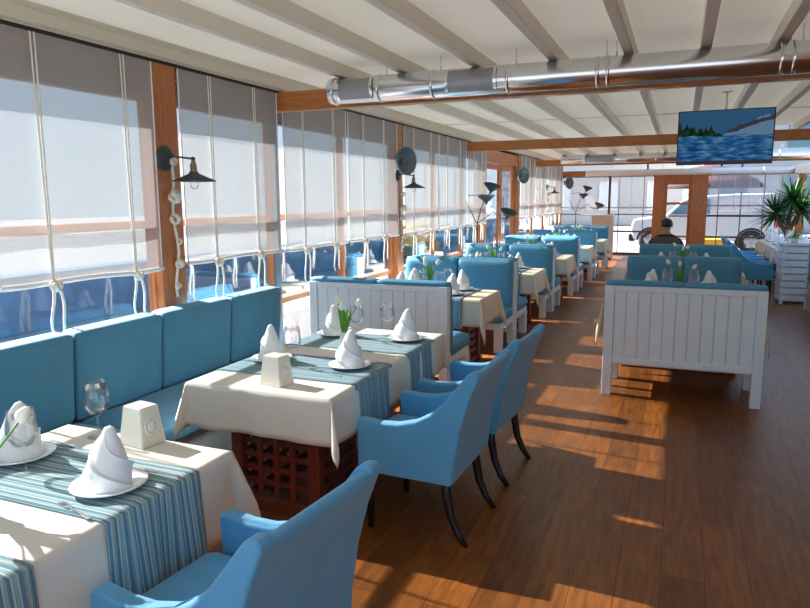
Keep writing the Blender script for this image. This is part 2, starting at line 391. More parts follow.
# cross beams
for y, z0, z1 in ((5.40, 2.53, 2.70), (11.2, 2.525, 2.68), (17.05, 2.50, 2.65)):
    trim(MB().box(WX - 0.02, y - 0.05, z0, RX, y + 0.05, z1, 0.006), 'beam')
trim(MB().box(WX - 0.02, END - 0.12, 2.37, RX, END + 0.06, 2.49, 0.006), 'beam')
# cornice over the blinds, with a dark track
trim(MB().box(WX - 0.12, -1.5, 2.715, WX + 0.03, END - 0.1, 2.85, 0.004).box(WX + 0.03, -1.5, 2.73, WX + 0.05, END - 0.1, 2.80, 0.004), 'cornice')
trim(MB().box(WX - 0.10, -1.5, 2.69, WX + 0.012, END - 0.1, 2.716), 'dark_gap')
# eaves outside the left windows
trim(MB().box(-3.78, -1.5, 2.47, -3.70, END, 2.90, 0.004), 'fascia')
# wooden posts
POST = [(-0.05, 0.2), (3.76, 4.01), (8.10, 8.30), (15.12, 15.30), (END - 0.20, END - 0.05)]
for a, b in POST: trim(MB().box(WX - 0.10, a, 0.0, WX + 0.025, b, 2.69, 0.006), 'wood')
M['slit_blue'] = mat('blue_grey_slit_shade', (0.10, 0.22, 0.32), 0.45)  # blue-grey colour stands in for the shade in the slits between blinds
for y in (5.34, 11.15, 17.05): trim(MB().box(WX - 0.11, y - 0.04, 0.0, WX - 0.03, y + 0.04, 2.69, 0.004), 'slit_blue')
# low plinth below the windows
struct('wall_left', MB().box(WX - 0.16, -1.5, 0.0, WX - 0.01, 12.38, 0.12).box(WX - 0.16, 15.2, 0.0, WX - 0.01, END, 0.12), 'wood')

# left windows: frame with rails, one pane
wn = 0
def window(y0, y1, x=WX - 0.07):
    global wn; wn += 1
    f = MB(); t = 0.025
    f.box(x - 0.03, y0, 0.12, x + 0.03, y0 + t, 2.69, 0.004).box(x - 0.03, y1 - t, 0.12, x + 0.03, y1, 2.69, 0.004)
    for z, h in ((0.12, 0.06), (0.76, 0.05), (1.55, 0.055), (2.62, 0.07)): f.box(x - 0.026, y0 + t, z, x + 0.026, y1 - t, z + h, 0.004)
    w = struct('window_%d' % wn, f, 'wood')
    part('pane', MB().box(x - 0.004, y0 + t - 0.005, 0.15, x + 0.004, y1 - t + 0.005, 2.65), 'pane', w)
    return w
for y0, y1 in ((-1.4, -0.06), (0.21, 1.98), (1.98, 3.77), (3.98, 5.295), (5.385, 6.70), (6.70, 8.095), (8.295, 9.70), (9.70, 11.105), (11.195, 12.36), (15.305, 17.005), (17.095, 18.62), (18.62, END - 0.21)):
    window(y0, y1)

# glazed double door in the left wall
dr = MB()
for y in (12.38, 15.00): dr.box(WX - 0.13, y, 0.0, WX + 0.01, y + 0.11, 2.66, 0.005)
dr.box(WX - 0.13, 12.49, 2.42, WX + 0.01, 15.0, 2.66, 0.005)
d1 = struct('door_1', dr, 'wood')
for a, b in ((12.50, 13.72), (13.77, 14.99)):
    lf = MB().box(WX - 0.09, a, 0.02, WX - 0.04, a + 0.09, 2.41, 0.004).box(WX - 0.09, b - 0.09, 0.02, WX - 0.04, b, 2.41, 0.004).box(WX - 0.09, a + 0.09, 0.02, WX - 0.04, b - 0.09, 0.22, 0.004).box(WX - 0.09, a + 0.09, 2.30, WX - 0.04, b - 0.09, 2.41, 0.004)
    l = part('door_leaf', lf, 'wood', d1)
    part('pane', MB().box(WX - 0.068, a + 0.085, 0.21, WX - 0.062, b - 0.085, 2.31), 'pane', l)
    part('pull_bar', MB().tube([(WX + 0.02, b - 0.05 if a < 13 else a + 0.05, 0.85), (WX + 0.02, b - 0.05 if a < 13 else a + 0.05, 1.75)], 0.016, 8), 'steel', l)

# glazed end wall with a door in the middle
def endwin(x0, x1, bars, vs):
    global wn; wn += 1
    f = MB()
    f.box(x0, END - 0.03, 0.0, x1, END + 0.03, 0.07, 0.003).box(x0, END - 0.03, 2.32, x1, END + 0.03, 2.37, 0.003)
    for z, h in bars: f.box(x0, END - 0.022, z, x1, END + 0.022, z + h, 0.002)
    for xv, w in vs: f.box(xv - w / 2, END - 0.025, 0.07, xv + w / 2, END + 0.025, 2.32, 0.002)
    o = struct('window_%d' % wn, f, mat('dark_brown_frame', (0.10, 0.055, 0.04), 0.5) if 'df' not in M else M['df'])
    part('pane', MB().box(x0 + 0.01, END - 0.004, 0.05, x1 - 0.01, END + 0.004, 2.34), 'pane', o)
M['df'] = mat('dark_brown_frame', (0.10, 0.055, 0.04), 0.5)
endwin(WX, -0.79, ((0.68, 0.05), (1.20, 0.03), (1.40, 0.03)), ((-2.03, 0.07), (-1.75, 0.02), (-1.05, 0.02)))
endwin(0.68, 2.92, ((0.55, 0.05), (1.18, 0.03), (1.45, 0.04)), ((0.97, 0.025), (1.55, 0.03), (2.12, 0.03), (2.55, 0.02)))
endwin(3.12, RX, ((0.55, 0.05), (1.18, 0.03), (1.45, 0.04)), ((3.7, 0.03),))
ed = MB().box(-0.79, END - 0.08, 0.0, -0.47, END + 0.06, 2.37, 0.006).box(0.24, END - 0.08, 0.0, 0.68, END + 0.06, 2.37, 0.006).box(-0.47, END - 0.06, 2.16, 0.24, END + 0.05, 2.37, 0.004)
d2 = struct('door_2', ed, 'wood')
lf = MB().box(-0.47, END - 0.03, 0.02, -0.40, END + 0.02, 2.16, 0.003).box(0.17, END - 0.03, 0.02, 0.24, END + 0.02, 2.16, 0.003).box(-0.40, END - 0.03, 1.50, 0.17, END + 0.02, 1.57, 0.003).box(-0.40, END - 0.03, 0.55, 0.17, END + 0.02, 0.60, 0.003).box(-0.40, END - 0.03, 0.02, 0.17, END + 0.02, 0.2, 0.003).box(-0.40, END - 0.03, 2.08, 0.17, END + 0.02, 2.16, 0.003)
l = part('door_leaf', lf, 'wood', d2)
part('pane', MB().box(-0.405, END - 0.01, 0.15, 0.175, END - 0.002, 2.10), 'pane', l)
trim(MB().box(2.92, END - 0.09, 0.0, 3.12, END + 0.08, 2.37, 0.006), 'wood')
# transom lights above the header
wn += 1
tw = struct('window_%d' % wn, MB().box(WX, END - 0.02, 2.49, RX, END + 0.02, 2.52).box(WX, END - 0.02, 2.80, RX, END + 0.02, 2.85).box(-1.0, END - 0.02, 2.5, -0.95, END + 0.02, 2.8).box(1.5, END - 0.02, 2.5, 1.55, END + 0.02, 2.8), M['df'])
part('pane', MB().box(WX, END - 0.004, 2.49, RX, END + 0.004, 2.81), 'pane', tw)
# right side and back of the glasshouse (out of frame), openings shaped for the fill light
struct('wall_right', MB().box(RX, -1.5, 0.0, RX + 0.12, 9.0, 2.7).box(RX, 9.0, 0.0, RX + 0.12, END, 0.40).box(RX, -1.5, 2.62, RX + 0.12, 12.4, 2.85), 'wood')
struct('wall_back', MB().box(WX, -1.52, 0.0, RX, -1.40, 0.12).box(WX, -1.52, 2.72, RX, -1.40, 2.85), 'white_paint')
for y in (-1.0, 2.2, 5.4, 8.3, 11.2, 14.2, 17.05, 20.0): trim(MB().box(RX + 0.01, y - 0.08, 0.39, RX + 0.11, y + 0.08, 2.63, 0.005), 'wood')

# ================================================================= GAUZE BLINDS WITH ROPE TIES
def knot(p, r=0.028, seed=0):
    rr = random.Random(seed); m = MB(); p = Vector(p)
    for k in range(3):
        ax = Vector((rr.uniform(-1, 1), rr.uniform(-1, 1), rr.uniform(-0.6, 0.6))).normalized()
        u = ax.cross(Vector((0.3, 0.5, 0.8))).normalized(); v = ax.cross(u)
        m.tube([p + (u * cos(a) + v * sin(a)) * r * 0.75 + ax * 0.3 * r * sin(2 * a) for a in [2 * pi * i / 12 for i in range(13)]], r * 0.36, 6)
    return m
def blind(y0, y1, hem, cords, label, group, seed, tail=0.30, x=WX + 0.035, tilt=0.0):
    t = thing('roman_blind', label, 'blind', (x, y0, 0), 0, group)
    wd = y1 - y0; rr = random.Random(seed); ph = rr.uniform(0, 6)
    def sheet(u, v):
        z = 2.685 - (2.685 - (hem + tilt * u + 0.006 * sin(9 * u + ph))) * v
        return (0.010 * v * sin(7 * u + ph) + 0.006 * sin(17 * u + 2 * ph) * v, u * wd, z)
    part('gauze', MB().grid(sheet, 28, 14), 'gauze', t)
    hm = []
    for i in range(25):
        u = i / 24; p = sheet(u, 1.0); hm.append((p[0] + 0.004, p[1], p[2]))
    part('hem_roll', MB().tube(hm, 0.016, 8), 'hem', t)
    for u in (0.004, 0.996): part('edge_binding', MB().tube([sheet(u, v / 10) for v in range(11)], 0.006, 5), 'hem', t)
    for q, yc in enumerate(cords):
        u = (yc - y0) / wd; p = sheet(u, 1.0)
        co = MB()
        for dx, dy in ((0.018, -0.012), (0.022, 0.012)):
            co.tube([(dx, yc - y0 + dy * (1 - 0.7 * v / 8), 2.68 - (2.68 - p[2]) * v / 8) for v in range(9)], 0.0048, 6)
        c = part('tie_cord', co, 'rope', t)
        part('knot', knot((0.035, yc - y0, p[2] - 0.015), 0.034, seed * 7 + q), 'rope', c)
        tl = MB()
        for s in (-1, 1):
            L = tail + rr.uniform(-0.05, 0.05)
            tl.tube([(0.035 + 0.01 * s, yc - y0 + 0.012 * s + 0.022 * s * sin(2.2 * k / 6) + 0.01 * sin(k), p[2] - 0.02 - L * k / 6) for k in range(7)], [0.0095 - 0.002 * (k / 6) for k in range(7)], 6)
        part('cord_tail', tl, 'rope', c)
    return t
BG = 'white gauze blinds along the left windows'
ORD = ['first', 'second', 'third', 'fourth', 'fifth', 'sixth', 'seventh', 'eighth', 'ninth', 'tenth', 'eleventh']
blind(1.20, 2.44, 1.27, (1.5, 2.1), 'white gauze roman blind cut by the left edge of the photo', BG, 1)
BL_Y = [(2.50, 3.765, 1.275, (2.83, 3.48)), (4.02, 5.31, 1.275, (4.35, 4.93)), (5.40, 6.66, 1.265, (5.72, 6.33)), (6.70, 8.08, 1.27, (7.05, 7.62)),
        (8.31, 9.69, 1.265, (8.62, 9.30)), (9.73, 11.10, 1.26, (10.05, 10.7)), (11.2, 12.34, 1.27, (11.5, 12.0)), (15.33, 16.98, 1.27, (15.7, 16.2, 16.7)), (17.1, 18.55, 1.27, (17.4, 18.1)), (18.70, END - 0.22, 1.27, (19.1, 19.8, 20.5))]
BL_L = ['large white gauze blind left of the first wooden post and lamp', 'white gauze blind just right of the first wooden post and lamp', 'white gauze blind between bench end and white panelled booth back',
        'white gauze blind just left of the second wooden post', 'white gauze blind just right of the second wooden post', 'white gauze blind just left of the second ceiling beam', 'narrow white gauze blind beside the glazed side door',
        'far white gauze blind behind the round grey dish beyond the side door', 'far white gauze blind left of the farthest small wall lamp', 'last white gauze blind in the far left corner of the room']
for i, ((a, b, h, cs), lb) in enumerate(zip(BL_Y, BL_L)): blind(a, b, h, cs, lb, BG, 10 + i, tilt=-0.012 if i == 0 else 0.01)

def endblind(x0, x1, label, seed):
    t = thing('sheer_blind', label, 'blind', (x0, END - 0.13, 0), 0, 'sheer blinds on the end windows'); wd = x1 - x0
    part('gauze', MB().grid(lambda u, v: (u * wd, 0.01 * sin(9 * u + seed) * v, 2.36 - 1.0 * v), 20, 8), 'gauze_far', t)
    for k in (0.2, 0.5, 0.8): part('tie_cord', MB().tube([(wd * k, -0.02, 2.28), (wd * k, -0.02, 1.3)], 0.006, 5), 'rope', t)
endblind(-3.36, -2.08, 'sheer raised blind in the far left end window above the cabinet', 1)
endblind(-1.98, -0.82, 'sheer raised blind on the end window left of the end door', 2)
endblind(0.72, 2.0, 'sheer raised blind on the end window right of the end door', 3)
endblind(2.04, 2.88, 'sheer raised blind on the end window behind the palm', 4)

# knotted rope hanging from the first post
def hangrope(y, z0, z1, label, rz):
    t = thing('knotted_rope', label, 'rope', (WX + 0.03, y, 0), 0)
    n = 12; rr = random.Random(int(y * 10))
    pts = [(0.012 + 0.008 * sin(k), 0.02 * sin(k * 0.9 + 1) * (k / n), z0 - (z0 - z1) * k / n) for k in range(n + 1)]
    c = part('cord', MB().tube([(pts[0][0], 0, z0 + 0.02)] + pts, 0.011, 7), 'rope', t)
    for k, r in ((0, 0.03), (3, 0.05), (5, 0.038), (7, 0.022), (9, 0.032), (11, 0.024)): part('knot', knot((pts[k][0] + 0.015, pts[k][1], pts[k][2]), r, k + int(y)), 'rope', t)
hangrope(3.90, 2.02, 1.04, 'cream knotted rope hanging on the first wooden post', 0)
hangrope(8.22, 1.80, 1.05, 'cream knotted rope hanging on the second wooden post', 0)
hangrope(18.64, 2.05, 1.15, 'cream knotted rope beside the farthest small wall lamp', 0)

# ================================================================= WALL LAMPS, DISHES, DUCTS, TV
def sconce(y, z, label, x=WX + 0.026):
    t = thing('wall_lamp', label, 'lamp', (x, y, z), 0, 'small wall lamps on the left posts')
    part('backplate', MB().lathe([(0, 0.0), (0.088, 0.0), (0.088, 0.010), (0.070, 0.022), (0.028, 0.03), (0, 0.03)], (0, -0.02, 0.04), 28, 'x'), 'lamp_iron', t)
    part('arm', MB().tube([(0.02, -0.02, 0.05), (0.06, -0.01, 0.055), (0.21, 0.03, 0.035)], 0.007, 8).sphere((0.21, 0.03, 0.035), 0.015), 'lamp_iron', t)
    part('socket', MB().lathe([(0, 0.02), (0.012, 0.018), (0.014, -0.01), (0.022, -0.02), (0.024, -0.07), (0.03, -0.075), (0.03, -0.085), (0, -0.085)], (0.21, 0.03, 0.02), 16), 'brass', t)
    part('lamp_shade', MB().lathe([(0.028, -0.055), (0.04, -0.07), (0.150, -0.118), (0.152, -0.124), (0.148, -0.120), (0.038, -0.076), (0.026, -0.06)], (0.21, 0.03, 0.0), 32), 'lamp_iron', t)
    part('bulb', MB().lathe([(0.012, -0.085), (0.014, -0.10), (0.03, -0.135), (0.028, -0.16), (0.012, -0.178), (0, -0.18)], (0.21, 0.03, 0.0), 16), 'glass', t)
sconce(3.87, 2.0, 'small dark wall lamp on the first wooden post from the camera')
sconce(8.12, 2.0, 'small dark wall lamp below the round dish on the second post')
sconce(18.56, 1.97, 'farthest small dark wall lamp, near the far left corner')
def dish(x, y, z, label, yaw):
    t = thing('wall_dish_lamp', label, 'lamp', (x, y, z), yaw, 'round grey dish lamps on the left wall')
    part('mount', MB().tube([(-0.06, 0.0, 0), (0.025, 0, 0)], 0.025, 10).box(-0.075, -0.04, -0.06, -0.05, 0.04, 0.06, 0.005), 'lamp_iron', t)
    part('dish', MB().lathe([(0.0, 0.0), (0.07, 0.0), (0.14, 0.03), (0.172, 0.09), (0.178, 0.098), (0.178, 0.106), (0.166, 0.106), (0.16, 0.098), (0.13, 0.05), (0.06, 0.02), (0, 0.02)], (0.02, 0, 0), 36, 'x'), 'dish', t)
    part('hub', MB().lathe([(0.0, 0.05), (0.03, 0.048), (0.04, 0.035), (0.04, 0.02), (0, 0.02)], (0.02, 0, 0), 20, 'x'), 'dish', t)
dish(WX + 0.09, 8.05, 2.215, 'round grey dish lamp high on the second wooden post', radians(-22))
dish(WX + 0.09, 14.95, 2.225, 'round grey dish lamp on the post right of the side door', radians(-30))
dish(WX + 0.18, 20.95, 2.16, 'smallest round grey dish lamp in the far left corner', radians(-30))

def duct(label, y, z, x0, x1, r, grilles, seams, ovals=False, name='ventilation_duct', m='duct'):
    t = thing(name, label, 'duct', (0, y, z), 0, 'silver ventilation ducts')
    part('pipe', MB().lathe([(0, x0), (r * 0.93, x0), (r, x0 + 0.015), (r, x1), (0, x1)], (0, 0, 0), 40, 'x'), m, t)
    for sx_ in seams: part('seam_ring', MB().lathe([(r, sx_ - 0.012), (r + 0.007, sx_ - 0.006), (r + 0.007, sx_ + 0.006), (r, sx_ + 0.012)], (0, 0, 0), 40, 'x'), m, t)
    for a, b in grilles:
        part('air_grille', MB().grid(lambda u, v: (a + (b - a) * u, -(r + 0.004) * cos(radians(-48 + 96 * v)), (r + 0.004) * sin(radians(-48 + 96 * v))), 6, 14), 'grille', t)
        fr = MB()
        for e in (a, b): fr.grid(lambda u, v: (e - 0.012 + 0.024 * u, -(r + 0.008) * cos(radians(-50 + 100 * v)), (r + 0.008) * sin(radians(-50 + 100 * v))), 2, 14)
        part('grille_rim', fr, m, t)
    for sx_ in seams[1:]:
        part('hanger', MB().tube([(sx_ + 0.05, 0, r), (sx_ + 0.05, 0, 2.84 - z)], 0.005, 6), 'steel', t)
    return t
duct('big shiny duct with grilles across the ceiling near the first beam', 5.15, 2.632, -2.77, RX - 0.3, 0.104, ((-2.66, -2.36), (-1.72, -1.34)), (-2.72, -2.31, -1.85, -1.25, -0.60, -0.53, 0.55, 0.62, 1.6, 1.66, 2.8))
duct('thin white pipe running behind the big shiny duct', 5.62, 2.60, -2.6, RX - 0.3, 0.035, (), (-2.5, -1.0, 0.6, 2.2), name='ceiling_pipe', m='white_metal')
duct('distant silver duct across the room under the third beam', 16.7, 2.635, -2.75, RX - 0.4, 0.105, ((-2.2, -1.5), (0.9, 1.6)), (-2.6, -1.25, -0.6, 0.5, 1.9, 2.6))
t = duct('long pale air pipe above the end wall door, ending in a square elbow', 20.5, 2.42, -2.65, 2.75, 0.085, (), (-2.6, -0.6, 0.7, 2.0), name='air_pipe', m='white_metal')
part('elbow', MB().prism([(2.70, 0.10), (3.05, 0.19), (3.20, 0.12), (3.15, -0.10), (2.95, -0.12), (2.70, -0.10)], 'y', -0.13, 0.13, 0.01), 'duct', t)

tv = thing('television', 'flat television showing blue rapids, hanging from the ceiling', 'television', (0.385, 8.0, 2.365), radians(-0.5))
part('bezel', MB().box(-0.465, 0.0, -0.285, 0.465, 0.045, 0.283, 0.006), 'dark_plastic', tv)
part('screen', MB().box(-0.452, -0.003, -0.245, 0.452, 0.004, 0.272), 'screen', tv)
part('sensor', MB().box(-0.02, 0.0, -0.305, 0.0, 0.02, -0.284, 0.002), 'dark_plastic', tv)
part('ceiling_pole', MB().tube([(0, 0.09, 0.0), (0, 0.09, 0.48)], 0.011, 10).box(-0.15, 0.045, -0.15, 0.15, 0.08, 0.15).box(-0.05, 0.05, 0.47, 0.05, 0.13, 0.48), 'rafter', tv)

def spot_lamp(x, y, hz, sc, label):
    t = thing('floor_lamp', label, 'lamp', (x, y, 0), radians(-22), 'tall black lamps with three swivel shades')
    part('base', MB().lathe([(0, 0), (0.17, 0), (0.17, 0.02), (0.03, 0.04), (0, 0.04)], (0, 0, 0), 28), 'lamp_iron', t)
    part('pole', MB().tube([(0, 0, 0.02), (0, 0, hz + 0.03)], 0.014, 10), 'lamp_iron', t)
    def shade(p, dirn):
        q = Vector(dirn).normalized().to_track_quat('Z', 'Y').to_matrix().to_4x4()
        return MB().lathe([(0, -0.03), (0.018, -0.028), (0.022, 0.0), (0.045, 0.02), (0.125, 0.095), (0.136, 0.107), (0.130, 0.105), (0.04, 0.028), (0.0, 0.015)], p, 24, mtx=q)
    for arm, sp, sd in (([(0, 0, hz), (0.08 * sc, 0, hz + 0.25 * sc), (0.16 * sc, 0, hz + 0.42 * sc), (0.28 * sc, -0.02, hz + 0.50 * sc)], (0.28 * sc, -0.02, hz + 0.51 * sc), (0.36, -0.1, 0.93)),
                        ([(-0.22 * sc, 0.05, hz + 0.45 * sc), (0.12 * sc, 0.0, hz + 0.47 * sc), (0.22 * sc, -0.05, hz + 0.33 * sc)], (0.22 * sc, -0.05, hz + 0.34 * sc), (0.06, -0.15, 0.95)),
                        ([(0, 0, hz), (0.34 * sc, -0.03, hz + 0.20 * sc), (0.48 * sc, -0.05, hz + 0.10 * sc), (0.62 * sc, -0.06, hz + 0.10 * sc)], (0.62 * sc, -0.06, hz + 0.11 * sc), (0.42, -0.1, 0.9)),
                        ):
        a = part('arm', MB().tube(arm, 0.008, 8), 'lamp_iron', t)
        part('lamp_shade', shade(sp, sd), 'lamp_iron', t)
    part('counterweight', MB().tube([(0, 0, hz), (-0.25 * sc, 0.02, hz + 0.36 * sc)], 0.007, 8), 'lamp_iron', t)
spot_lamp(-3.02, 10.42, 1.33, 1.0, 'black three-armed floor lamp in front of the glazed side door')
spot_lamp(-2.72, 19.2, 1.32, 1.15, 'black three-armed floor lamp far off beside the cream cabinet')

# ================================================================= FURNITURE
# ---- long bench under the near windows
bench = thing('wall_bench', 'long blue upholstered bench along the near left windows', 'bench', (0, 0, 0))
bb = [-0.6, 0.15, 0.9, 1.60, 2.20, 2.78, 3.50, 4.26, 4.97]
for a, b in zip(bb, bb[1:]):
    part('back_cushion', MB().pad((-3.29, (a + b) / 2, 0.725), (0.15, b - a - 0.012, 0.55), 0.035, 0.014, 0, 7, Matrix.Rotation(radians(5), 4, 'Y')), 'blue_bench', bench)
for a, b in ((-0.6, 1.0), (1.0, 2.78), (2.78, 4.97)):
    part('seat_cushion', MB().pad((-2.95, (a + b) / 2, 0.405), (0.60, b - a - 0.01, 0.13), 0.04, 0.012, 2, 8), 'blue_bench', bench)
part('bench_base', MB().box(-3.40, -0.6, 0.0, -2.72, 4.96, 0.34, 0.004).box(-3.41, -0.6, 0.34, -3.36, 4.96, 0.9), 'white_paint', bench, 'white bench base')

# ---- booth benches
def make_booth(name_label, W_=1.28):
    t = thing('booth_bench', name_label, 'booth', (0, 0, 0), 0, 'booth benches'); h = W_ / 2
    pn = MB(); n = 11; w = (W_ - 0.16) / n
    for k in range(n): pn.box(-h + 0.08 + k * w + 0.001, 0.014, 0.33, -h + 0.08 + (k + 1) * w - 0.001, 0.036, 0.94, 0.006, 1)
    part('back_panel', pn, 'white_paint', t)
    part('back_backing', MB().box(-h + 0.075, 0.030, 0.32, h - 0.075, 0.045, 0.95), 'white_paint', t)
    for s in (-1, 1): part('post', MB().box(s * (h - 0.04) - 0.04, 0, 0, s * (h - 0.04) + 0.04, 0.085, 0.985, 0.004), 'white_paint', t)
    part('top_rail', MB().box(-h + 0.08, 0.004, 0.935, h - 0.08, 0.05, 0.985, 0.004), 'white_paint', t)
    part('bottom_rail', MB().box(-h + 0.08, 0.006, 0.29, h - 0.08, 0.05, 0.345, 0.004), 'white_paint', t)
    part('seat_frame', MB().box(-h + 0.005, 0.06, 0.27, h - 0.005, 0.66, 0.345, 0.004), 'white_paint', t)
    for s in (-1, 1): part('leg', MB().box(s * (h - 0.045) - 0.045, 0.575, 0, s * (h - 0.045) + 0.045, 0.665, 0.30, 0.004), 'white_paint', t)
    for s in (-1, 1):
        part('back_cushion', MB().pad((s * h / 2, 0.135, 0.725), (h - 0.008, 0.115, 0.57), 0.04, 0.012, 1, 7, Matrix.Rotation(radians(4), 4, 'X')), 'blue_booth', t)
        part('top_pad', MB().pad((s * h / 2, 0.07, 1.003), (h - 0.008, 0.125, 0.045), 0.021, 0.003, 2, 5), 'blue_booth', t)
    part('seat_cushion', MB().pad((0, 0.41, 0.405), (W_ + 0.01, 0.56, 0.13), 0.045, 0.012, 2, 8), 'blue_booth', t)
    return t
LX = -2.515; LW = 1.37
booth0 = make_booth('white panelled booth back standing behind the long white table', LW)
booth0.location = (LX, 5.42, 0)
ROWS = [7.90, 10.30, 12.68, 15.02]
bl_face = ['blue booth bench facing camera behind the nearest left booth table', 'second camera-facing blue booth bench in the left booth row', 'third camera-facing blue booth bench in the left booth row', 'fourth camera-facing blue booth bench in the left booth row']
bl_away = ['left-row booth bench back to back behind the first camera-facing bench', 'left-row booth bench back to back behind the second camera-facing bench', 'left-row booth bench back to back behind the third camera-facing bench', 'left-row booth bench back to back behind the fourth camera-facing bench']
for i, (y, lf_, la) in enumerate(zip(ROWS, bl_face, bl_away)):
    xx = LX + 0.03 + 0.045 * i
    dup(booth0, (xx, y, 0), pi, lf_); dup(booth0, (xx, y + 0.02, 0), 0, la)
dup(booth0, (LX + 0.2, 17.42, 0), pi, 'last camera-facing blue booth bench at the far end of the left row')
RXC = 0.055
booth_r = make_booth('white panelled booth bench standing alone in the right foreground', 1.27)
booth_r.location = (RXC, 6.03, 0)
dup(booth_r, (RXC, 8.68, 0), pi, 'wide blue booth bench facing camera behind the right foreground bench')
dup(booth_r, (RXC, 8.70, 0), 0, 'right-hand booth bench back to back behind the nearer blue bench')
dup(booth_r, (RXC + 0.02, 10.88, 0), pi, 'far right-hand blue bench just in front of the seated person')
dup(booth_r, (RXC + 0.02, 10.90, 0), 0, 'bench the seated person sits on, back to the camera')
dup(booth_r, (2.46, 11.75, 0), pi, 'blue booth bench cut off by the right edge of the photo')

# ---- dining tables: mahogany lattice pedestals
def make_table(label, L, Wd, group, lat=0.30):
    # L along y, Wd along x, origin at the floor centre
    t = thing('dining_table', label, 'table', (0, 0, 0), 0, group)
    part('tabletop', MB().box(-Wd / 2 + 0.01, -L / 2 + 0.01, 0.705, Wd / 2 - 0.01, L / 2 - 0.01, 0.738, 0.006), 'mahogany', t)
    px, py = Wd / 2 - 0.16, L / 2 - 0.17
    for s in (-1, 1):
        y = s * py
        fr = MB()
        for xx in (-px, px - 0.07): fr.box(xx, y - 0.03, 0.03, xx + 0.07, y + 0.03, 0.70, 0.004)
        fr.box(-px + 0.07, y - 0.028, 0.63, px - 0.07, y + 0.028, 0.70, 0.004).box(-px - 0.02, y - 0.05, 0.0, px + 0.02, y + 0.05, 0.075, 0.006)
        part('pedestal_frame', fr, 'mahogany', t)
        la = MB(); nn = 4; w = (2 * px - 0.14)
        for k in range(1, nn): la.box(-px + 0.07 + w * k / nn - 0.016, y - 0.014, 0.07, -px + 0.07 + w * k / nn + 0.016, y + 0.002, 0.64)
        for k in range(1, 7): la.box(-px + 0.065, y - 0.002, 0.07 + 0.56 * k / 7 - 0.016, px - 0.065, y + 0.012, 0.07 + 0.56 * k / 7 + 0.016)
        part('lattice', la, 'mahogany', t)
    for s in (-1, 1):
        x = s * (px - 0.035)
        sl = MB(); 
        nn = max(3, int(2 * py / 0.14))
        for k in range(1, nn): sl.box(x - 0.012, -py + 2 * py * k / nn - 0.016, 0.07, x + 0.004, -py + 2 * py * k / nn + 0.016, 0.64)
        for k in range(1, 7): sl.box(x - 0.004, -py + 0.03, 0.07 + 0.56 * k / 7 - 0.016, x + 0.012, py - 0.03, 0.07 + 0.56 * k / 7 + 0.016)
        sl.box(x - 0.03, -py + 0.03, 0.03, x + 0.03, py - 0.03, 0.075).box(x - 0.03, -py + 0.03, 0.63, x + 0.03, py - 0.03, 0.70)
        part('side_lattice', sl, 'mahogany', t)
    return t

TOP = 0.752   # cloth surface
def cloth_mesh(L, Wd, drop, corner, seed, m='cloth'):
    rr = random.Random(seed); ph = [rr.uniform(0, 6) for _ in range(4)]
    hx, hy = Wd / 2, L / 2; r = 0.012
    def pos(x, y):
        ux = max(0, abs(x) - hx); uy = max(0, abs(y) - hy); sxn = math.copysign(1, x); syn = math.copysign(1, y)
        cx_, cy_ = max(-hx, min(hx, x)), max(-hy, min(hy, y))
        if ux == 0 and uy == 0:
            return (x, y, TOP)
        if ux > 0 and uy > 0:
            d = max(ux, uy); k = min(ux, uy) / max(d, 1e-6)
            rad = hypot(ux, uy); zz = d * (1 + (corner - 1) * k ** 1.6)
            tt = atan2(uy, ux); fl = 0.30 * min(1, rad / drop) * drop * sin(2 * tt) ** 1.5
            # the spare cloth gathers into one outward fold
            return (sxn * (hx + fl * cos(tt) + 0.012 * min(1, ux / 0.0001)), syn * (hy + fl * sin(tt) + 0.012 * min(1, uy / 0.0001)), TOP - 0.004 - zz)
        if ux > 0:
            e = min(1, (hy - abs(y)) / 0.22); e = e * e * (3 - 2 * e); f = min(1, ux / drop) * e
            fx = 0.012 + 0.016 * f * (1 + sin(9 * y + ph[0])) * 0.6 + 0.010 * f * sin(23 * y + ph[1])
            return (sxn * (hx + fx), y, TOP - 0.004 - ux * (1 + 0.03 * e * sin(5 * y + ph[2])))
        e = min(1, (hx - abs(x)) / 0.22); e = e * e * (3 - 2 * e); f = min(1, uy / drop) * e
        fy = 0.012 + 0.016 * f * (1 + sin(9 * x + ph[1])) * 0.6 + 0.010 * f * sin(21 * x + ph[2])
        return (x, syn * (hy + fy), TOP - 0.004 - uy * (1 + 0.03 * e * sin(5 * x + ph[3])))
    def axis(h):
        o = [-(h + drop * (1 - k / 8)) for k in range(8)] + [-h - 1e-4] + [-h + 0.01]
        n = max(6, int(2 * h / 0.08)); o += [-h + 0.01 + (2 * h - 0.02) * k / n for k in range(1, n)]
        o += [h - 0.01, h + 1e-4] + [h + drop * (k + 1) / 8 for k in range(8)]
        return o
    xs, ys = axis(hx), axis(hy)
    b = MB(); V = [[b.b.verts.new(pos(x, y)) for y in ys] for x in xs]
    for i in range(len(xs) - 1):
        for j in range(len(ys) - 1):
            q = (V[i][j], V[i + 1][j], V[i + 1][j + 1], V[i][j + 1])
            mx, my = (xs[i] + xs[i + 1]) / 2, (ys[j] + ys[j + 1]) / 2
            if abs(mx) > hx and abs(my) > hy:      # split along the fold
                tr_ = ((q[0], q[1], q[2]), (q[0], q[2], q[3])) if mx * my > 0 else ((q[0], q[1], q[3]), (q[1], q[2], q[3]))
                for f_ in tr_: b.b.faces.new(f_).smooth = True
            else: b.b.faces.new(q).smooth = True
    me = b.mesh('tablecloth', m); return me
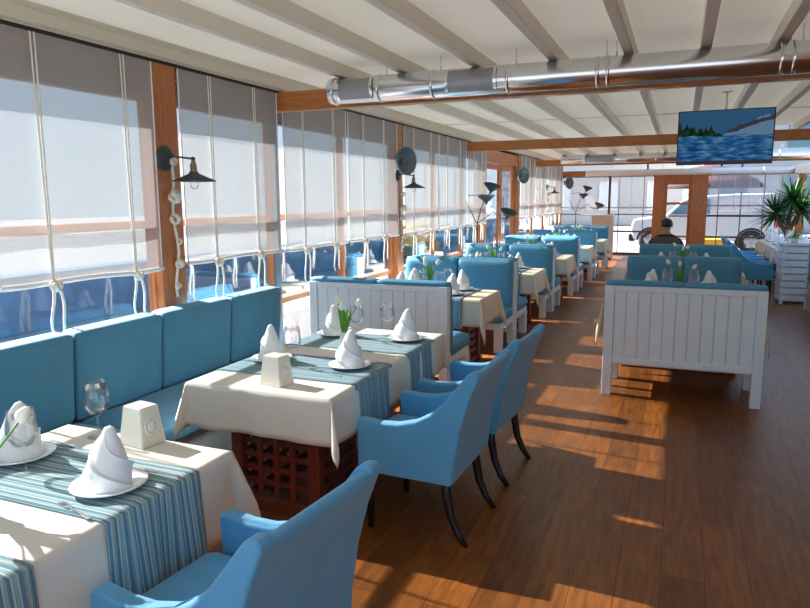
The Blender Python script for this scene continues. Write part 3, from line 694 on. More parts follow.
def tablecloth(me, loc, label, group='cream tablecloths', rz=0):
    o = bpy.data.objects.new('tablecloth', me); COL.objects.link(o); o.location = loc; o.rotation_euler = (0, 0, rz)
    md = o.modifiers.new('thickness', 'SOLIDIFY'); md.thickness = 0.0025; md.offset = 1
    return tag(o, label, 'tablecloth', group)
def runner_mesh(length_half, drop_a, drop_b, wid, axis, m, seed, off=0.022):
    # lies flat across the table; hangs over both edges
    rr = random.Random(seed); ph = rr.uniform(0, 6); n = 20
    path = []
    H = length_half
    for k in range(9): path.append((-H - off, -drop_a * (1 - k / 8)))
    path.append((-H + 0.012 - off * 0.3, 0.006))
    for k in range(1, n): path.append((-H + 2 * H * k / n, 0.006))
    path.append((H - 0.012 + off * 0.3, 0.006))
    for k in range(9): path.append((H + off, -drop_b * k / 8))
    b = MB(); nw = 14; V = []
    for (a, z) in path:
        row = []
        for j in range(nw + 1):
            w = -wid / 2 + wid * j / nw
            hang = max(0, -z) ; aa = a + math.copysign(1, a) * hang * (0.06 + 0.05 * sin(w * 26 + ph)) if z < 0 else a
            p = (aa, w, TOP + z) if axis == 'x' else (w, aa, TOP + z)
            row.append(b.b.verts.new(p))
        V.append(row)
    for i in range(len(V) - 1):
        for j in range(nw): b.b.faces.new((V[i][j], V[i + 1][j], V[i + 1][j + 1], V[i][j + 1])).smooth = True
    return b.mesh('table_runner', m)
def runner(me, loc, label, group='blue striped table runners'):
    o = bpy.data.objects.new('table_runner', me); COL.objects.link(o); o.location = loc
    md = o.modifiers.new('thickness', 'SOLIDIFY'); md.thickness = 0.003; md.offset = 1
    return tag(o, label, 'table runner', group)

# ---- tableware
plate_me = MB().lathe([(0, 0.004), (0.055, 0.003), (0.065, 0.0), (0.075, 0.003), (0.098, 0.012), (0.125, 0.020), (0.128, 0.022), (0.126, 0.025), (0.098, 0.018), (0.078, 0.009), (0, 0.009)], (0, 0, 0), 44).mesh('plate', 'china')
def napkin_mesh():
    def f(u, v):
        th = 2 * pi * (u - 2.0 * v / 3)
        sp = (u * 3 + 1e-6) % 1.0
        lip = 0.12 * sp + 0.14 * max(0, (sp - 0.70) / 0.30) ** 2
        Rr = 0.080 * (1 - 0.10 * v) * (1 - max(0, (v - 0.30)) ** 1.3 * 1.22)
        Rr = max(0.0, Rr) * (1 + lip * (1 - v ** 6) - 0.08)
        if v > 0.999: Rr = 0.0
        h = 0.218 * v * (1 - 0.13 * v * (1 - cos(th - 2.4)) * (1 - v ** 8) )
        return (Rr * cos(th) + 0.018 * v * v, Rr * sin(th) * 0.90, h)
    b = MB().grid(f, 120, 26, closed=True); bmesh.ops.remove_doubles(b.b, verts=b.b.verts[:], dist=1e-5); return b.mesh('napkin', 'napkin')
napkin_me = napkin_mesh()
wine_me = MB().lathe([(0, 0.0), (0.046, 0.0), (0.044, 0.003), (0.007, 0.010), (0.004, 0.03), (0.004, 0.085), (0.009, 0.095), (0.032, 0.108), (0.050, 0.135), (0.054, 0.160), (0.050, 0.20), (0.044, 0.240), (0.0435, 0.2405), (0.0495, 0.20), (0.0535, 0.160), (0.0495, 0.1355), (0.030, 0.110), (0, 0.104)], (0, 0, 0), 32).mesh('wine_glass', 'glass')
def fork_mesh():
    b = MB(); pts = [(-0.095, 0.006), (-0.05, 0.0045), (0.02, 0.003), (0.035, 0.010), (0.05, 0.011), (0.05, -0.011), (0.035, -0.010), (0.02, -0.003), (-0.05, -0.0045), (-0.095, -0.006)]
    b.prism(pts, 'z', 0.002, 0.005, 0)
    for k in range(4): b.box(0.05, -0.011 + k * 0.0063, 0.002, 0.095, -0.011 + k * 0.0063 + 0.003, 0.0045)
    return b.mesh('fork', 'steel')
fork_me = fork_mesh()
knife_me = MB().prism([(-0.105, 0.006), (0.0, 0.006), (0.01, 0.009), (0.09, 0.009), (0.105, 0.0), (0.10, -0.006), (-0.105, -0.006)], 'z', 0.001, 0.004).mesh('knife', 'steel')
def put(me, name, loc, label, cat, group, rz=0):
    o = bpy.data.objects.new(name, me); COL.objects.link(o); o.location = loc; o.rotation_euler = (0, 0, rz)
    return tag(o, label, cat, group)
def setting(x, y, where, rz=0, cutlery=True, glass=None, zoff=0.0, gz=None):
    z = TOP + 0.0035 + zoff
    put(plate_me, 'dinner_plate', (x, y, z), 'white china plate, ' + where, 'plate', 'dinner plates')
    put(napkin_me, 'folded_napkin', (x, y, z + 0.0092), 'white cone-folded napkin, ' + where, 'napkin', 'cone-folded napkins', rz + random.uniform(-0.2, 0.2))
    if cutlery:
        put(fork_me, 'fork', (x + cutlery[0], y + cutlery[1], z), 'steel fork, ' + where, 'fork', 'forks', cutlery[2])
        put(knife_me, 'knife', (x + cutlery[3], y + cutlery[4], z), 'steel knife, ' + where, 'knife', 'knives', cutlery[5])
    if glass:
        put(wine_me, 'wine_glass', (x + glass[0], y + glass[1], TOP + 0.002 + (zoff if gz is None else gz)), 'clear stemmed wine glass, ' + where, 'glass', 'wine glasses')

def make_tulips(label, seed, loc, n=3, spread=1.0, lean=None):
    rr = random.Random(seed); t = thing('tulip_vase', label, 'flowers', loc, 0, 'vases of white tulips')
    part('vase', MB().lathe([(0, 0), (0.034, 0.0), (0.036, 0.01), (0.030, 0.07), (0.036, 0.125), (0.033, 0.125), (0.027, 0.07), (0.032, 0.012), (0, 0.012)], (0, 0, 0), 22), 'china', t)
    for k in range(n):
        a = 2 * pi * k / n + rr.uniform(-0.4, 0.4) + 0.6; d = spread * (0.05 + 0.05 * rr.random()); h = 0.25 + 0.07 * rr.random()
        tip = Vector((d * cos(a), d * sin(a), h))
        if lean and k == 0: tip = Vector(lean)
        st = part('stem', MB().tube([(0, 0, 0.05), (0.15 * tip.x, 0.15 * tip.y, 0.13), (0.55 * tip.x, 0.55 * tip.y, h * 0.78), tip], 0.0038, 6), 'leaf', t)
        q = (tip - Vector((0.5 * tip.x, 0.5 * tip.y, h * 0.7))).normalized().to_track_quat('Z', 'Y').to_matrix().to_4x4()
        b = MB(); b.lathe([(0, -0.006), (0.012, 0.0), (0.020, 0.016), (0.020, 0.03), (0.013, 0.048), (0.003, 0.06), (0, 0.061)], (0, 0, 0), 12)
        for v in b.b.verts:
            ang = atan2(v.co.y, v.co.x); s_ = 1 + 0.14 * cos(3 * ang); v.co.x *= s_; v.co.y *= s_
        b.xf(Matrix.Translation(tip) @ q)
        part('bud', b, 'tulip', st)
    for k in range(n + 1):
        a = 2 * pi * k / (n + 1) + rr.uniform(-0.3, 0.3); ln = 0.17 + 0.08 * rr.random(); o = spread * (0.05 + 0.03 * rr.random()); wd = 0.026
        if lean and k == 0: a = atan2(lean[1], lean[0]) - 0.25; o = 0.13; ln = 0.2; wd = 0.03
        def lf(u, v, a=a, ln=ln, o=o, wd=wd):
            c = o * u ** 1.6; w = wd * sin(pi * min(1, 0.12 + 0.88 * u)) * (2 * v - 1)
            return (c * cos(a) - w * sin(a), c * sin(a) + w * cos(a), 0.09 + ln * u + 0.006 * (2 * v - 1) ** 2)
        part('leaf', MB().grid(lf, 10, 4), 'leaf', t)
    return t
def make_holder(label, loc, rz=0):
    t = thing('napkin_holder', label, 'napkin holder', loc, rz, 'cream napkin holders')
    b = MB(); b0, b1, h = 0.074, 0.054, 0.162
    bm = bmesh.new(); vs = [bm.verts.new((sx_ * w, sy_ * w * 0.82, z)) for w, z in ((b0, 0.0), (b1, h)) for sx_, sy_ in ((-1, -1), (1, -1), (1, 1), (-1, 1))]
    for f in ((3, 2, 1, 0), (4, 5, 6, 7), (0, 1, 5, 4), (1, 2, 6, 5), (2, 3, 7, 6), (3, 0, 4, 7)): bm.faces.new([vs[i] for i in f])
    bmesh.ops.bevel(bm, geom=bm.edges[:], offset=0.004, segments=2, affect='EDGES'); b.add(bm)
    part('body', b, 'holder', t)
    ang = atan2(b0 - b1, h)
    q = Matrix.Translation((0.0648, 0, h * 0.50)) @ Matrix.Rotation(radians(90) - ang, 4, 'Y')
    part('ring_handle', MB().lathe([(0.029, 0.0), (0.031, 0.004), (0.036, 0.004), (0.038, 0.0)], (0, 0, 0), 28, mtx=q), 'holder', t)
    part('recess', MB().lathe([(0, 0.0006), (0.029, 0.0006), (0.029, -0.003)], (0, 0, 0), 28, mtx=q), 'napkin', t, 'pale round recess')
    return t

# ---- table 1 (nearest, cut by the frame) and table 2
T1x0, T1x1, T1y0, T1y1 = -2.50, -1.63, 0.42, 2.09
t1c = ((T1x0 + T1x1) / 2, (T1y0 + T1y1) / 2)
tb = make_table('nearest dining table with bold striped runners, lower left', T1y1 - T1y0, T1x1 - T1x0, 'long dining tables by the bench'); tb.location = (*t1c, 0)
tablecloth(cloth_mesh(T1y1 - T1y0, T1x1 - T1x0, 0.33, 1.15, 3), (*t1c, 0), 'cream tablecloth on the nearest table, lower left corner')
hw = (T1x1 - T1x0) / 2
rs = runner_mesh(hw, 0.22, 0.36, 0.44, 'x', 'stripes', 5)
runner(rs, (t1c[0], 1.665, 0), 'bold blue striped runner under the nearest standing napkin'); 
runner(rs, (t1c[0], 0.97, 0), 'bold blue striped runner cut by the bottom left photo corner')
T2x0, T2x1, T2y0, T2y1 = -2.48, -1.59, 2.87, 4.60
t2c = ((T2x0 + T2x1) / 2, (T2y0 + T2y1) / 2)
tb2 = make_table('long dining table with latticed mahogany base beside two blue armchairs', T2y1 - T2y0, T2x1 - T2x0, 'long dining tables by the bench'); tb2.location = (*t2c, 0)
tablecloth(cloth_mesh(T2y1 - T2y0, T2x1 - T2x0, 0.25, 1.35, 8), (*t2c, 0), 'cream tablecloth on the long table beside two blue armchairs')
rs2 = runner_mesh(hw, 0.2, 0.36, 0.50, 'x', 'stripes_blue', 6)
runner(rs2, (t2c[0], 3.37, 0), 'muted blue runner behind the nearer of the two complete armchairs'); runner(rs2, (t2c[0], 4.12, 0), 'muted blue runner behind the farther of the two complete armchairs')
CUT_R = (-0.04, -0.17, radians(158), 0.0, 0.165, radians(172))
setting(-1.79, 1.64, 'nearest napkin in the photo', 0.4, (0.03, -0.175, radians(165), 0.06, 0.165, radians(178)), None, 0.006)
setting(-2.33, 1.72, 'window side of the nearest table', 1.2, (0.05, 0.17, radians(-5), 0, -0.19, 0), (0.145, -0.09), 0.006)
put(wine_me, 'wine_glass', (-2.25, 2.03, TOP + 0.003), 'clear wine glass beside the nearest cream napkin holder', 'glass', 'wine glasses')
make_holder('cream napkin holder on the nearest table, lower left', (-2.02, 2.04, TOP + 0.003), radians(-8))
make_tulips('vase of white tulips at the left edge of the photo', 4, (-2.05, 1.34, TOP + 0.007), 4, 1.2, (0.18, 0.05, 0.315))
setting(-1.77, 3.44, 'aisle side near seat of the long table', 0.9, CUT_R, None, 0.006)
setting(-1.74, 4.26, 'aisle side far seat of the long table', 1.0, CUT_R, (-0.2, 0.12), 0.006)
setting(-2.30, 3.42, 'window side near seat of the long table', 2.0, None, (0.19, -0.06), 0.006)
setting(-2.30, 4.24, 'window side far seat of the long table', 2.2, None, (0.18, 0.0), 0.006)
make_holder('cream napkin holder on the long table beside two blue armchairs', (-1.99, 3.00, TOP + 0.003), radians(-8))
make_tulips('vase of white tulips on the long table beside two armchairs', 21, (-2.02, 3.86, TOP + 0.003), 3, 1.0)

# ---- upholstered armchairs (local: front towards -x, origin on the floor)
def make_armchair(label):
    t = thing('armchair', label, 'chair', (0, 0, 0), 0, 'blue upholstered armchairs'); hw_ = 0.275
    part('seat', MB().pad((-0.035, 0, 0.445), (0.53, 2 * hw_ - 0.11, 0.10), 0.035, 0.012, 2, 7), 'blue_chair', t)
    part('seat_base', MB().box(-0.285, -hw_ + 0.03, 0.345, 0.23, hw_ - 0.03, 0.42, 0.012), 'blue_chair', t)
    prof = [(0.185, 0.335), (0.25, 0.335), (0.262, 0.45), (0.29, 0.62), (0.335, 0.78), (0.385, 0.905), (0.375, 0.93), (0.345, 0.925), (0.30, 0.80), (0.25, 0.66), (0.215, 0.52)]
    bk = MB().prism(prof, 'y', -hw_, hw_, 0.018, 3)
    for v in bk.b.verts:
        k = max(0, (v.co.z - 0.34) / 0.6); v.co.y *= 1.0 - 0.05 * k; v.co.z -= 0.02 * k * (v.co.y / hw_) ** 2
    part('backrest', bk, 'blue_chair', t)
    arm = [(-0.27, 0.34), (-0.275, 0.60), (-0.262, 0.622), (-0.15, 0.612), (-0.05, 0.618), (0.05, 0.645), (0.13, 0.69), (0.20, 0.752), (0.265, 0.838), (0.322, 0.915), (0.345, 0.932), (0.378, 0.934), (0.388, 0.908), (0.338, 0.78), (0.293, 0.62), (0.264, 0.45), (0.252, 0.335)]
    for s in (-1, 1):
        am = MB().prism(arm, 'y', s * hw_ - 0.033, s * hw_ + 0.033, 0.02, 3)
        for v in am.b.verts:
            k = max(0, (v.co.z - 0.34) / 0.6); v.co.y *= 1.0 - 0.05 * k; v.co.z -= 0.02 * max(0, k - 0.6)
        part('armrest', am, 'blue_chair', t)
    for s in (-1, 1):
        part('leg', MB().tube([(-0.235, s * 0.235, 0.36), (-0.235, s * 0.235, 0.15), (-0.235, s * 0.235, 0.0)], [0.026, 0.022, 0.016], 10), 'black_wood', t)
        part('leg', MB().tube([(0.195, s * 0.235, 0.37), (0.20, s * 0.235, 0.28), (0.225, s * 0.236, 0.15), (0.265, s * 0.238, 0.06), (0.31, s * 0.24, 0.0)], [0.027, 0.026, 0.023, 0.020, 0.016], 10), 'black_wood', t)
    return t
ch = make_armchair('blue armchair nearest camera, cut by the bottom of the photo')
ch.location = (-1.255, 1.59, 0); ch.rotation_euler = (0, 0, radians(-6))
dup(ch, (-1.22, 3.28, 0), radians(-2), 'blue armchair in the middle foreground, nearer of two at the long table')
dup(ch, (-1.19, 4.08, 0), radians(-4), 'blue armchair half hidden behind the middle one at the long table')
for k, (x, y, r, lb) in enumerate(((1.22, 12.9, 178, 'first blue armchair at the far right dining row, nearest the planter'), (1.20, 14.1, 180, 'second blue armchair along the far right dining row'), (1.18, 15.3, 181, 'third blue armchair along the far right dining row, near the yellow block'))):
    dup(ch, (x, y, 0), radians(r), lb)

# ---- booth tables of the left row
BT = [6.67, 9.08, 11.48, 13.87, 16.20]
BTN = ['first left booth table', 'second left booth table', 'third left booth table', 'fourth left booth table', 'last left booth table']
bw, bl = 1.24, 0.72
bt0 = make_table('mahogany pedestal table, ' + BTN[0], bl, bw, 'booth tables')
cl_me = [cloth_mesh(bl, bw, 0.27, 1.65, 30 + k, 'cloth_tan') for k in range(3)]
cl_wide = cloth_mesh(bl, 1.42, 0.29, 1.75, 37, 'cloth_tan')
rb = runner_mesh(bl / 2, 0.30, 0.30, 0.34, 'y', 'stripes_booth', 9)
CX = -2.45
def booth_table(cx, cy, nm, k, first=None, cut=False, wide=False):
    (first.__setattr__('location', (cx, cy, 0)) if first is not None else dup(bt0, (cx, cy, 0), 0, 'mahogany pedestal table, ' + nm))
    if wide: dining = [o for o in bpy.data.objects if o.get('label') == 'mahogany pedestal table, ' + nm][0]; dining.scale = (1.12, 1, 1)
    tablecloth(cl_wide if wide else cl_me[k % 3], (cx, cy, 0), 'cream tablecloth with long hanging corners, ' + nm)
    for dx, w in ((-0.30, 'left half of '), (0.27, 'right half of ')):
        runner(rb, (cx + dx, cy, 0), 'blue runner across the ' + w + nm)
    for dx, dy, w in ((-0.30, -0.19, 'near left seat, '), (0.27, -0.19, 'near right seat, '), (-0.30, 0.19, 'far left seat, '), (0.27, 0.19, 'far right seat, ')):
        setting(cx + dx, cy + dy, w + nm, random.uniform(0, 6), (0.15, 0.0, radians(90), -0.15, 0.0, radians(90)) if cut else None, (-0.16 if dx > 0 else 0.16, 0.06 if dy < 0 else -0.03), 0.006, 0.0)
    make_tulips('vase of white tulips on the ' + nm, 50 + k, (cx - 0.02, cy - 0.05, TOP + 0.003), 3, 1.2)
for k, (y, nm) in enumerate(zip(BT, BTN)): booth_table(CX + 0.04 + 0.05 * k, y, nm, k, bt0 if k == 0 else None, k == 0)
booth_table(0.045, 7.38, 'nearer right booth table', 5, wide=True); booth_table(0.07, 9.80, 'farther right booth table', 6, wide=True)
booth_table(2.42, 10.45, 'table at the right photo edge', 7)

# ---- far right dining row
for k, (y, nm) in enumerate(((13.7, 'near end of the far right dining row'), (15.2, 'middle of the far right dining row'), (16.7, 'far end of the far right dining row'))):
    dup(bt0, (2.05, y, 0), radians(90), 'mahogany pedestal table, ' + nm)
    tablecloth(cl_me[k], (2.05, y, 0), 'cream tablecloth, ' + nm, rz=radians(90))
    for dx, dy, w in ((-0.2, -0.3, 'near left seat, '), (0.2, -0.3, 'near right seat, '), (-0.2, 0.3, 'far left seat, '), (0.2, 0.3, 'far right seat, ')):
        setting(2.05 + dx, y + dy, w + nm, random.uniform(0, 6), None, (0.0, 0.15), 0.0)

# ---- slatted white planter, palm, small plant, cream cabinet
pl = thing('slatted_planter', 'white slatted planter stand at the right edge, beneath the palm', 'planter', (1.76, 12.50, 0), radians(4))
for sx_ in (-1, 1):
    for sy_ in (-1, 1): part('corner_post', MB().box(sx_ * 0.19 - 0.025, sy_ * 0.17 - 0.025, 0.0, sx_ * 0.19 + 0.025, sy_ * 0.17 + 0.025, 0.95, 0.004), 'white_paint', pl)
for k in range(8):
    z = 0.05 + k * 0.112
    part('slat_course', MB().box(-0.215, -0.205, z, 0.215, -0.185, z + 0.095, 0.004).box(-0.215, 0.185, z, 0.215, 0.205, z + 0.095, 0.004).box(-0.225, -0.19, z, -0.205, 0.19, z + 0.095, 0.004).box(0.205, -0.19, z, 0.225, 0.19, z + 0.095, 0.004), 'white_paint', pl)
part('top_board', MB().box(-0.23, -0.21, 0.945, 0.23, 0.21, 0.985, 0.005), 'white_paint', pl)

def blades(m, c, n, ln, wd, seed, lo=-0.5, hi=1.0):
    rr = random.Random(seed); c = Vector(c)
    for k in range(n):
        a = rr.uniform(0, 2 * pi); e = rr.uniform(lo, hi); d = Vector((cos(a) * cos(e), sin(a) * cos(e), sin(e))); s_ = d.cross(Vector((0, 0, 1)))
        if s_.length < 0.05: s_ = Vector((1, 0, 0))
        s_.normalize(); L = ln * rr.uniform(0.75, 1.1); dr_ = rr.uniform(0.02, 0.14)
        P_ = [c + d * L * u - Vector((0, 0, dr_ * u * u)) for u in (0.03, 0.35, 0.7, 1.0)]; ww = [wd * 0.6, wd, wd * 0.7, 0.001]
        nrm = d.cross(s_)
        L_ = [m.b.verts.new(p - s_ * w + nrm * w * 0.35) for p, w in zip(P_, ww)]; C_ = [m.b.verts.new(p) for p in P_]; R_ = [m.b.verts.new(p + s_ * w + nrm * w * 0.35) for p, w in zip(P_, ww)]
        for i in range(3):
            m.b.faces.new((L_[i], L_[i + 1], C_[i + 1], C_[i])); m.b.faces.new((C_[i], C_[i + 1], R_[i + 1], R_[i]))
    return m
pm = thing('potted_palm', 'tall spiky green yucca palm at the far right', 'plant', (2.34, 18.2, 0))
part('pot', MB().lathe([(0, 0), (0.20, 0), (0.26, 0.48), (0.27, 0.5), (0.24, 0.5), (0.23, 0.44), (0, 0.44)], (0, 0, 0), 28), 'white_paint', pm)
part('trunk', MB().tube([(0, 0, 0.4), (0.03, 0, 0.75), (0.02, 0, 0.95)], [0.085, 0.075, 0.07], 12), 'bark', pm)
for tip, sd_ in (((0.26, 0, 1.42), 1), ((-0.24, 0.05, 1.32), 2), ((0.06, -0.1, 1.68), 3)):
    b = part('branch', MB().tube([(0.02, 0, 0.86), (tip[0] * 0.5, tip[1] * 0.5, 0.86 + (tip[2] - 0.86) * 0.4), tip], [0.06, 0.05, 0.045], 10), 'bark', pm)
    part('leaf_crown', blades(MB(), tip, 150, 0.66, 0.02, sd_, -0.75, 1.2), 'palm_leaf', b)
sp = thing('potted_plant', 'low green leafy plant on top of the white slatted planter', 'plant', (1.74, 12.50, 0.986))
part('pot', MB().lathe([(0, 0), (0.05, 0), (0.065, 0.09), (0.055, 0.09), (0.05, 0.07), (0, 0.07)], (0, 0, 0), 20), 'white_metal', sp)
part('leaves', blades(MB(), (0, 0, 0.08), 34, 0.22, 0.012, 9, 0.2, 1.4), 'leaf', sp)

cb = thing('cabinet', 'cream cabinet with white top at the far end of left row', 'cabinet', (-2.02, 19.55, 0))
part('body', MB().box(-0.28, -0.2, 0.0, 0.28, 0.25, 1.22, 0.006), 'cabinet', cb)
part('top_board', MB().box(-0.60, -0.22, 1.22, 0.30, 0.27, 1.26, 0.005), 'white_metal', cb, 'white projecting top')
part('plinth', MB().box(-0.26, -0.205, 0.0, 0.26, -0.195, 0.08), 'dark_plastic', cb)

# ---- seated person, back to the camera
def make_person():
    root = thing('person', 'person seated with back to camera, dark hair, khaki vest, black sleeves', 'person', (-0.20, 11.40, 0.03))
    V = [((0, 0, 0.57), (0.17, 0.13)), ((0, -0.03, 0.75), (0.17, 0.115)), ((0, -0.02, 0.95), (0.185, 0.12)), ((0, 0.0, 1.05), (0.14, 0.10)), ((0, 0.02, 1.13), (0.06, 0.06)), ((0, 0.045, 1.19), (0.062, 0.068)), ((0, 0.055, 1.27), (0.080, 0.098)), ((0, 0.05, 1.335), (0.055, 0.07)),
         ((0.19, 0.0, 1.02), (0.075, 0.075)), ((0.26, 0.06, 0.80), (0.055, 0.055)), ((0.17, 0.30, 0.80), (0.04, 0.04)), ((0.10, 0.37, 0.82), (0.035, 0.025)),
         ((-0.19, 0.0, 1.02), (0.075, 0.075)), ((-0.26, 0.06, 0.80), (0.055, 0.055)), ((-0.17, 0.30, 0.80), (0.04, 0.04)), ((-0.10, 0.37, 0.82), (0.035, 0.025)),
         ((0.11, 0.08, 0.56), (0.095, 0.09)), ((0.13, 0.42, 0.55), (0.065, 0.065)), ((0.13, 0.44, 0.10), (0.045, 0.045)), ((0.13, 0.56, 0.045), (0.04, 0.035)),
         ((-0.11, 0.08, 0.56), (0.095, 0.09)), ((-0.13, 0.42, 0.55), (0.065, 0.065)), ((-0.13, 0.44, 0.10), (0.045, 0.045)), ((-0.13, 0.56, 0.045), (0.04, 0.035))]
    E = [(0, 1), (1, 2), (2, 3), (3, 4), (4, 5), (5, 6), (6, 7), (3, 8), (8, 9), (9, 10), (10, 11), (3, 12), (12, 13), (13, 14), (14, 15), (0, 16), (16, 17), (17, 18), (18, 19), (0, 20), (20, 21), (21, 22), (22, 23)]
    for s in (1, -1):       # fingers closed round a cup-less table edge
        b0 = 11 if s > 0 else 15
        for k in range(4):
            i = len(V); x = s * (0.115 - 0.017 * k)
            V += [((x, 0.395, 0.825), (0.009, 0.009)), ((x - s * 0.01, 0.43, 0.815), (0.008, 0.008)), ((x - s * 0.012, 0.445, 0.79), (0.007, 0.007))]
            E += [(b0, i), (i, i + 1), (i + 1, i + 2)]
        i = len(V); V += [((s * 0.07, 0.36, 0.835), (0.010, 0.010)), ((s * 0.05, 0.39, 0.835), (0.008, 0.008))]; E += [(b0, i), (i, i + 1)]
    me = bpy.data.meshes.new('body'); me.from_pydata([v for v, _ in V], E, [])
    o = bpy.data.objects.new('body_tmp', me); COL.objects.link(o)
    sk = o.modifiers.new('skin', 'SKIN'); sk.use_smooth_shade = True
    for i, (_, r) in enumerate(V): me.skin_vertices[0].data[i].radius = r
    me.skin_vertices[0].data[0].use_root = True
    ss = o.modifiers.new('sub', 'SUBSURF'); ss.levels = 2
    dg = bpy.context.evaluated_depsgraph_get(); m2 = bpy.data.meshes.new_from_object(o.evaluated_get(dg)); bpy.data.objects.remove(o)
    m2.name = 'body'
    m2.materials.clear()
    for k in ('skin', 'vest', 'sleeve', 'trouser'): m2.materials.append(M[k])
    for p in m2.polygons:
        x, y, z = p.center
        p.material_index = 0
        if z < 0.64 and (y > 0.02 or z < 0.60): p.material_index = 3
        elif z < 1.12: p.material_index = 1
        if z > 0.6 and z < 1.11 and (abs(x) > 0.20 or (y > 0.14 and z > 0.7)): p.material_index = 2
        if z > 1.085 and z < 1.12: p.material_index = 2
        if z > 0.7 and y > 0.34: p.material_index = 0
        p.use_smooth = True
    part('body', m2, None, root)
    h = MB().sphere((0, 0.045, 1.285), 0.1, (0.90, 1.08, 0.92), 20)
    bmesh.ops.delete(h.b, geom=[v for v in h.b.verts if v.co.z < 1.235 or (v.co.y > 0.10 and v.co.z < 1.31)], context='VERTS')
    part('hair', h, 'hair', root)
    for s in (-1, 1): part('ear', MB().sphere((s * 0.083, 0.06, 1.255), 0.022, (0.45, 0.8, 1.25), 10), 'skin', root)
    part('nose', MB().sphere((0, 0.155, 1.25), 0.016, (0.8, 1.1, 1.3), 10), 'skin', root)
make_person()
dup(bt0, (0.08, 12.30, 0), 0, 'mahogany pedestal table in front of the seated person')
tablecloth(cl_me[1], (0.08, 12.30, 0), 'cream tablecloth in front of the seated person')

# ================================================================= OUTSIDE
gp = bpy.data.objects.new('floor_pavement', MB().box(-60, -25, -0.35, 60, 70, -0.13).mesh('pavement', 'pavement')); COL.objects.link(gp); gp['kind'] = 'structure'
struct('wall_quay', MB().box(-8.9, -10, -0.13, -8.6, 40, 0.64, 0.02).box(-8.95, -10, 0.64, -8.55, 40, 0.70, 0.01), 'quay_wall')

tk = thing('pickup_truck', 'white pickup truck with canopy parked outside the end wall', 'truck', (0.72, 25.2, -0.13))
body = [(-2.22, 0.42), (-2.30, 0.75), (-2.22, 1.10), (-1.22, 1.22), (-0.72, 1.73), (-0.45, 1.86), (0.9, 1.94), (2.02, 1.95), (2.13, 1.86), (2.17, 1.25), (2.20, 0.55), (2.12, 0.42)]
part('body', MB().prism(body, 'y', -0.86, 0.86, 0.05, 3), 'truck', tk)
for xw in (-1.64, 1.42):
    for s in (-1, 1):
        w = part('wheel', MB().lathe([(0.20, -0.11), (0.34, -0.11), (0.385, -0.08), (0.385, 0.08), (0.34, 0.11), (0.20, 0.11)], (xw, s * 0.80, 0.385), 32, 'y'), 'tyre', tk)
        rm = MB().lathe([(0, -0.03), (0.07, -0.03), (0.08, 0.0), (0.19, 0.02), (0.235, -0.06)], (0, 0, 0), 32, 'y')
        for k in range(5): rm.add(MB().box(-0.035, -0.07, 0.04, 0.035, -0.02, 0.22, 0.006).b, Matrix.Rotation(2 * pi * k / 5, 4, 'Y'))
        rm.xf(Matrix.Translation((xw, s * 0.86, 0.385)) if s < 0 else Matrix.Translation((xw, s * 0.86, 0.385)) @ Matrix.Rotation(pi, 4, 'Z'))
        part('rim', rm, 'alloy', w)
        part('wheel_arch', MB().grid(lambda u, v: (xw + (0.40 + 0.06 * v) * cos(pi * u), s * 0.868, 0.385 + (0.40 + 0.06 * v) * sin(pi * u)), 20, 1), 'tyre', tk)
for s in (-1, 1):
    part('cab_window', MB().prism([(-1.05, 1.27), (-0.66, 1.67), (-0.42, 1.76), (0.16, 1.78), (0.16, 1.29)], 'y', s * 0.862 - 0.008, s * 0.862 + 0.008), 'tinted', tk)
    part('canopy_window', MB().prism([(0.36, 1.36), (0.36, 1.78), (1.92, 1.80), (2.0, 1.36)], 'y', s * 0.862 - 0.006, s * 0.862 + 0.006), 'white_metal', tk)
    part('side_strip', MB().box(-1.1, s * 0.862 - 0.008, 1.20, 2.12, s * 0.862 + 0.008, 1.235), 'dark_plastic', tk)
    part('tail_lamp', MB().box(2.10, s * 0.84 - 0.04, 0.86, 2.19, s * 0.84 + 0.04, 1.20, 0.01), 'red_lens', tk)
    part('head_lamp', MB().box(-2.28, s * 0.70 - 0.12, 0.80, -2.10, s * 0.70 + 0.12, 1.0, 0.03), 'tinted', tk)
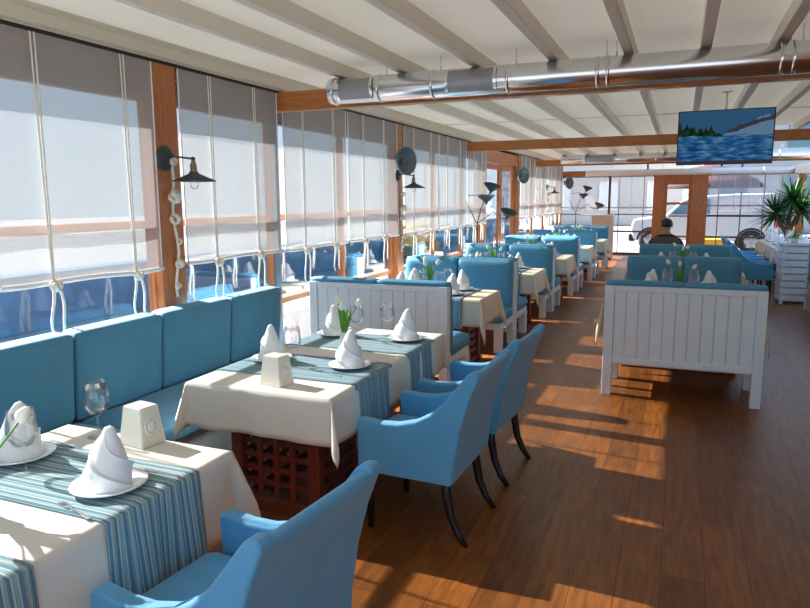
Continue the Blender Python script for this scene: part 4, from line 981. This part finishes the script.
part('bumper', MB().box(-2.36, -0.85, 0.35, -2.15, 0.85, 0.6, 0.04), 'dark_plastic', tk)

yb = thing('road_block', 'yellow plastic block outside, right of the end door', 'barrier', (1.0, 22.9, -0.13))
part('body', MB().prism([(-0.35, 0), (0.35, 0), (0.30, 0.56), (-0.30, 0.56)], 'y', -0.18, 0.18, 0.02), 'yellow', yb)
part('slots', MB().box(-0.2, -0.186, 0.2, -0.02, -0.17, 0.36).box(0.06, -0.186, 0.2, 0.22, -0.17, 0.36), 'olive', yb, 'olive slots')

pr = thing('parasol', 'large maroon parasol behind the truck', 'parasol', (1.0, 31.0, -0.13))
part('canopy', MB().lathe([(0, 3.2), (0.9, 3.0), (1.8, 2.55), (2.2, 2.2), (2.16, 2.2), (1.76, 2.5), (0.88, 2.95), (0, 3.14)], (0, 0, 0), 16), 'maroon', pr)
part('pole', MB().tube([(0, 0, 0), (0, 0, 3.2)], 0.05, 10), 'white_metal', pr)

def building(label, loc, w, d, h, m, nx, nz, wm='tinted'):
    t = thing('building', label, 'building', loc)
    part('walls', MB().box(-w / 2, 0, 0, w / 2, d, h, 0.05), m, t)
    part('cornice', MB().box(-w / 2 - 0.2, -0.25, h - 0.4, w / 2 + 0.2, d, h, 0.04), 'facade', t)
    for i in range(nx):
        for j in range(nz):
            cx = -w / 2 + w * (i + 0.5) / nx; z = 1.0 + j * 3.2
            part('window', MB().box(cx - 0.6, -0.06, z, cx + 0.6, 0.02, z + 1.8, 0.02), wm, t)
building('pale plastered building across the street behind the truck', (9.5, 38, -0.13), 17, 8, 9, 'facade', 6, 2)
building('long pale building far left across the street', (-6.0, 46, -0.13), 12, 8, 7, 'facade', 4, 1, 'white_metal')

ys = thing('tarpaulin_heap', 'yellow and olive covered shape beyond the left windows', 'tarpaulin', (-8.0, 20.4, -0.13))
part('cover', MB().pad((0, 0, 0.60), (0.9, 2.0, 0.75), 0.3, 0.08, 2, 8), 'yellow', ys)
part('skirt', MB().pad((0, 0, 0.25), (1.05, 2.15, 0.5), 0.15, 0.0, 2, 6), 'olive', ys)
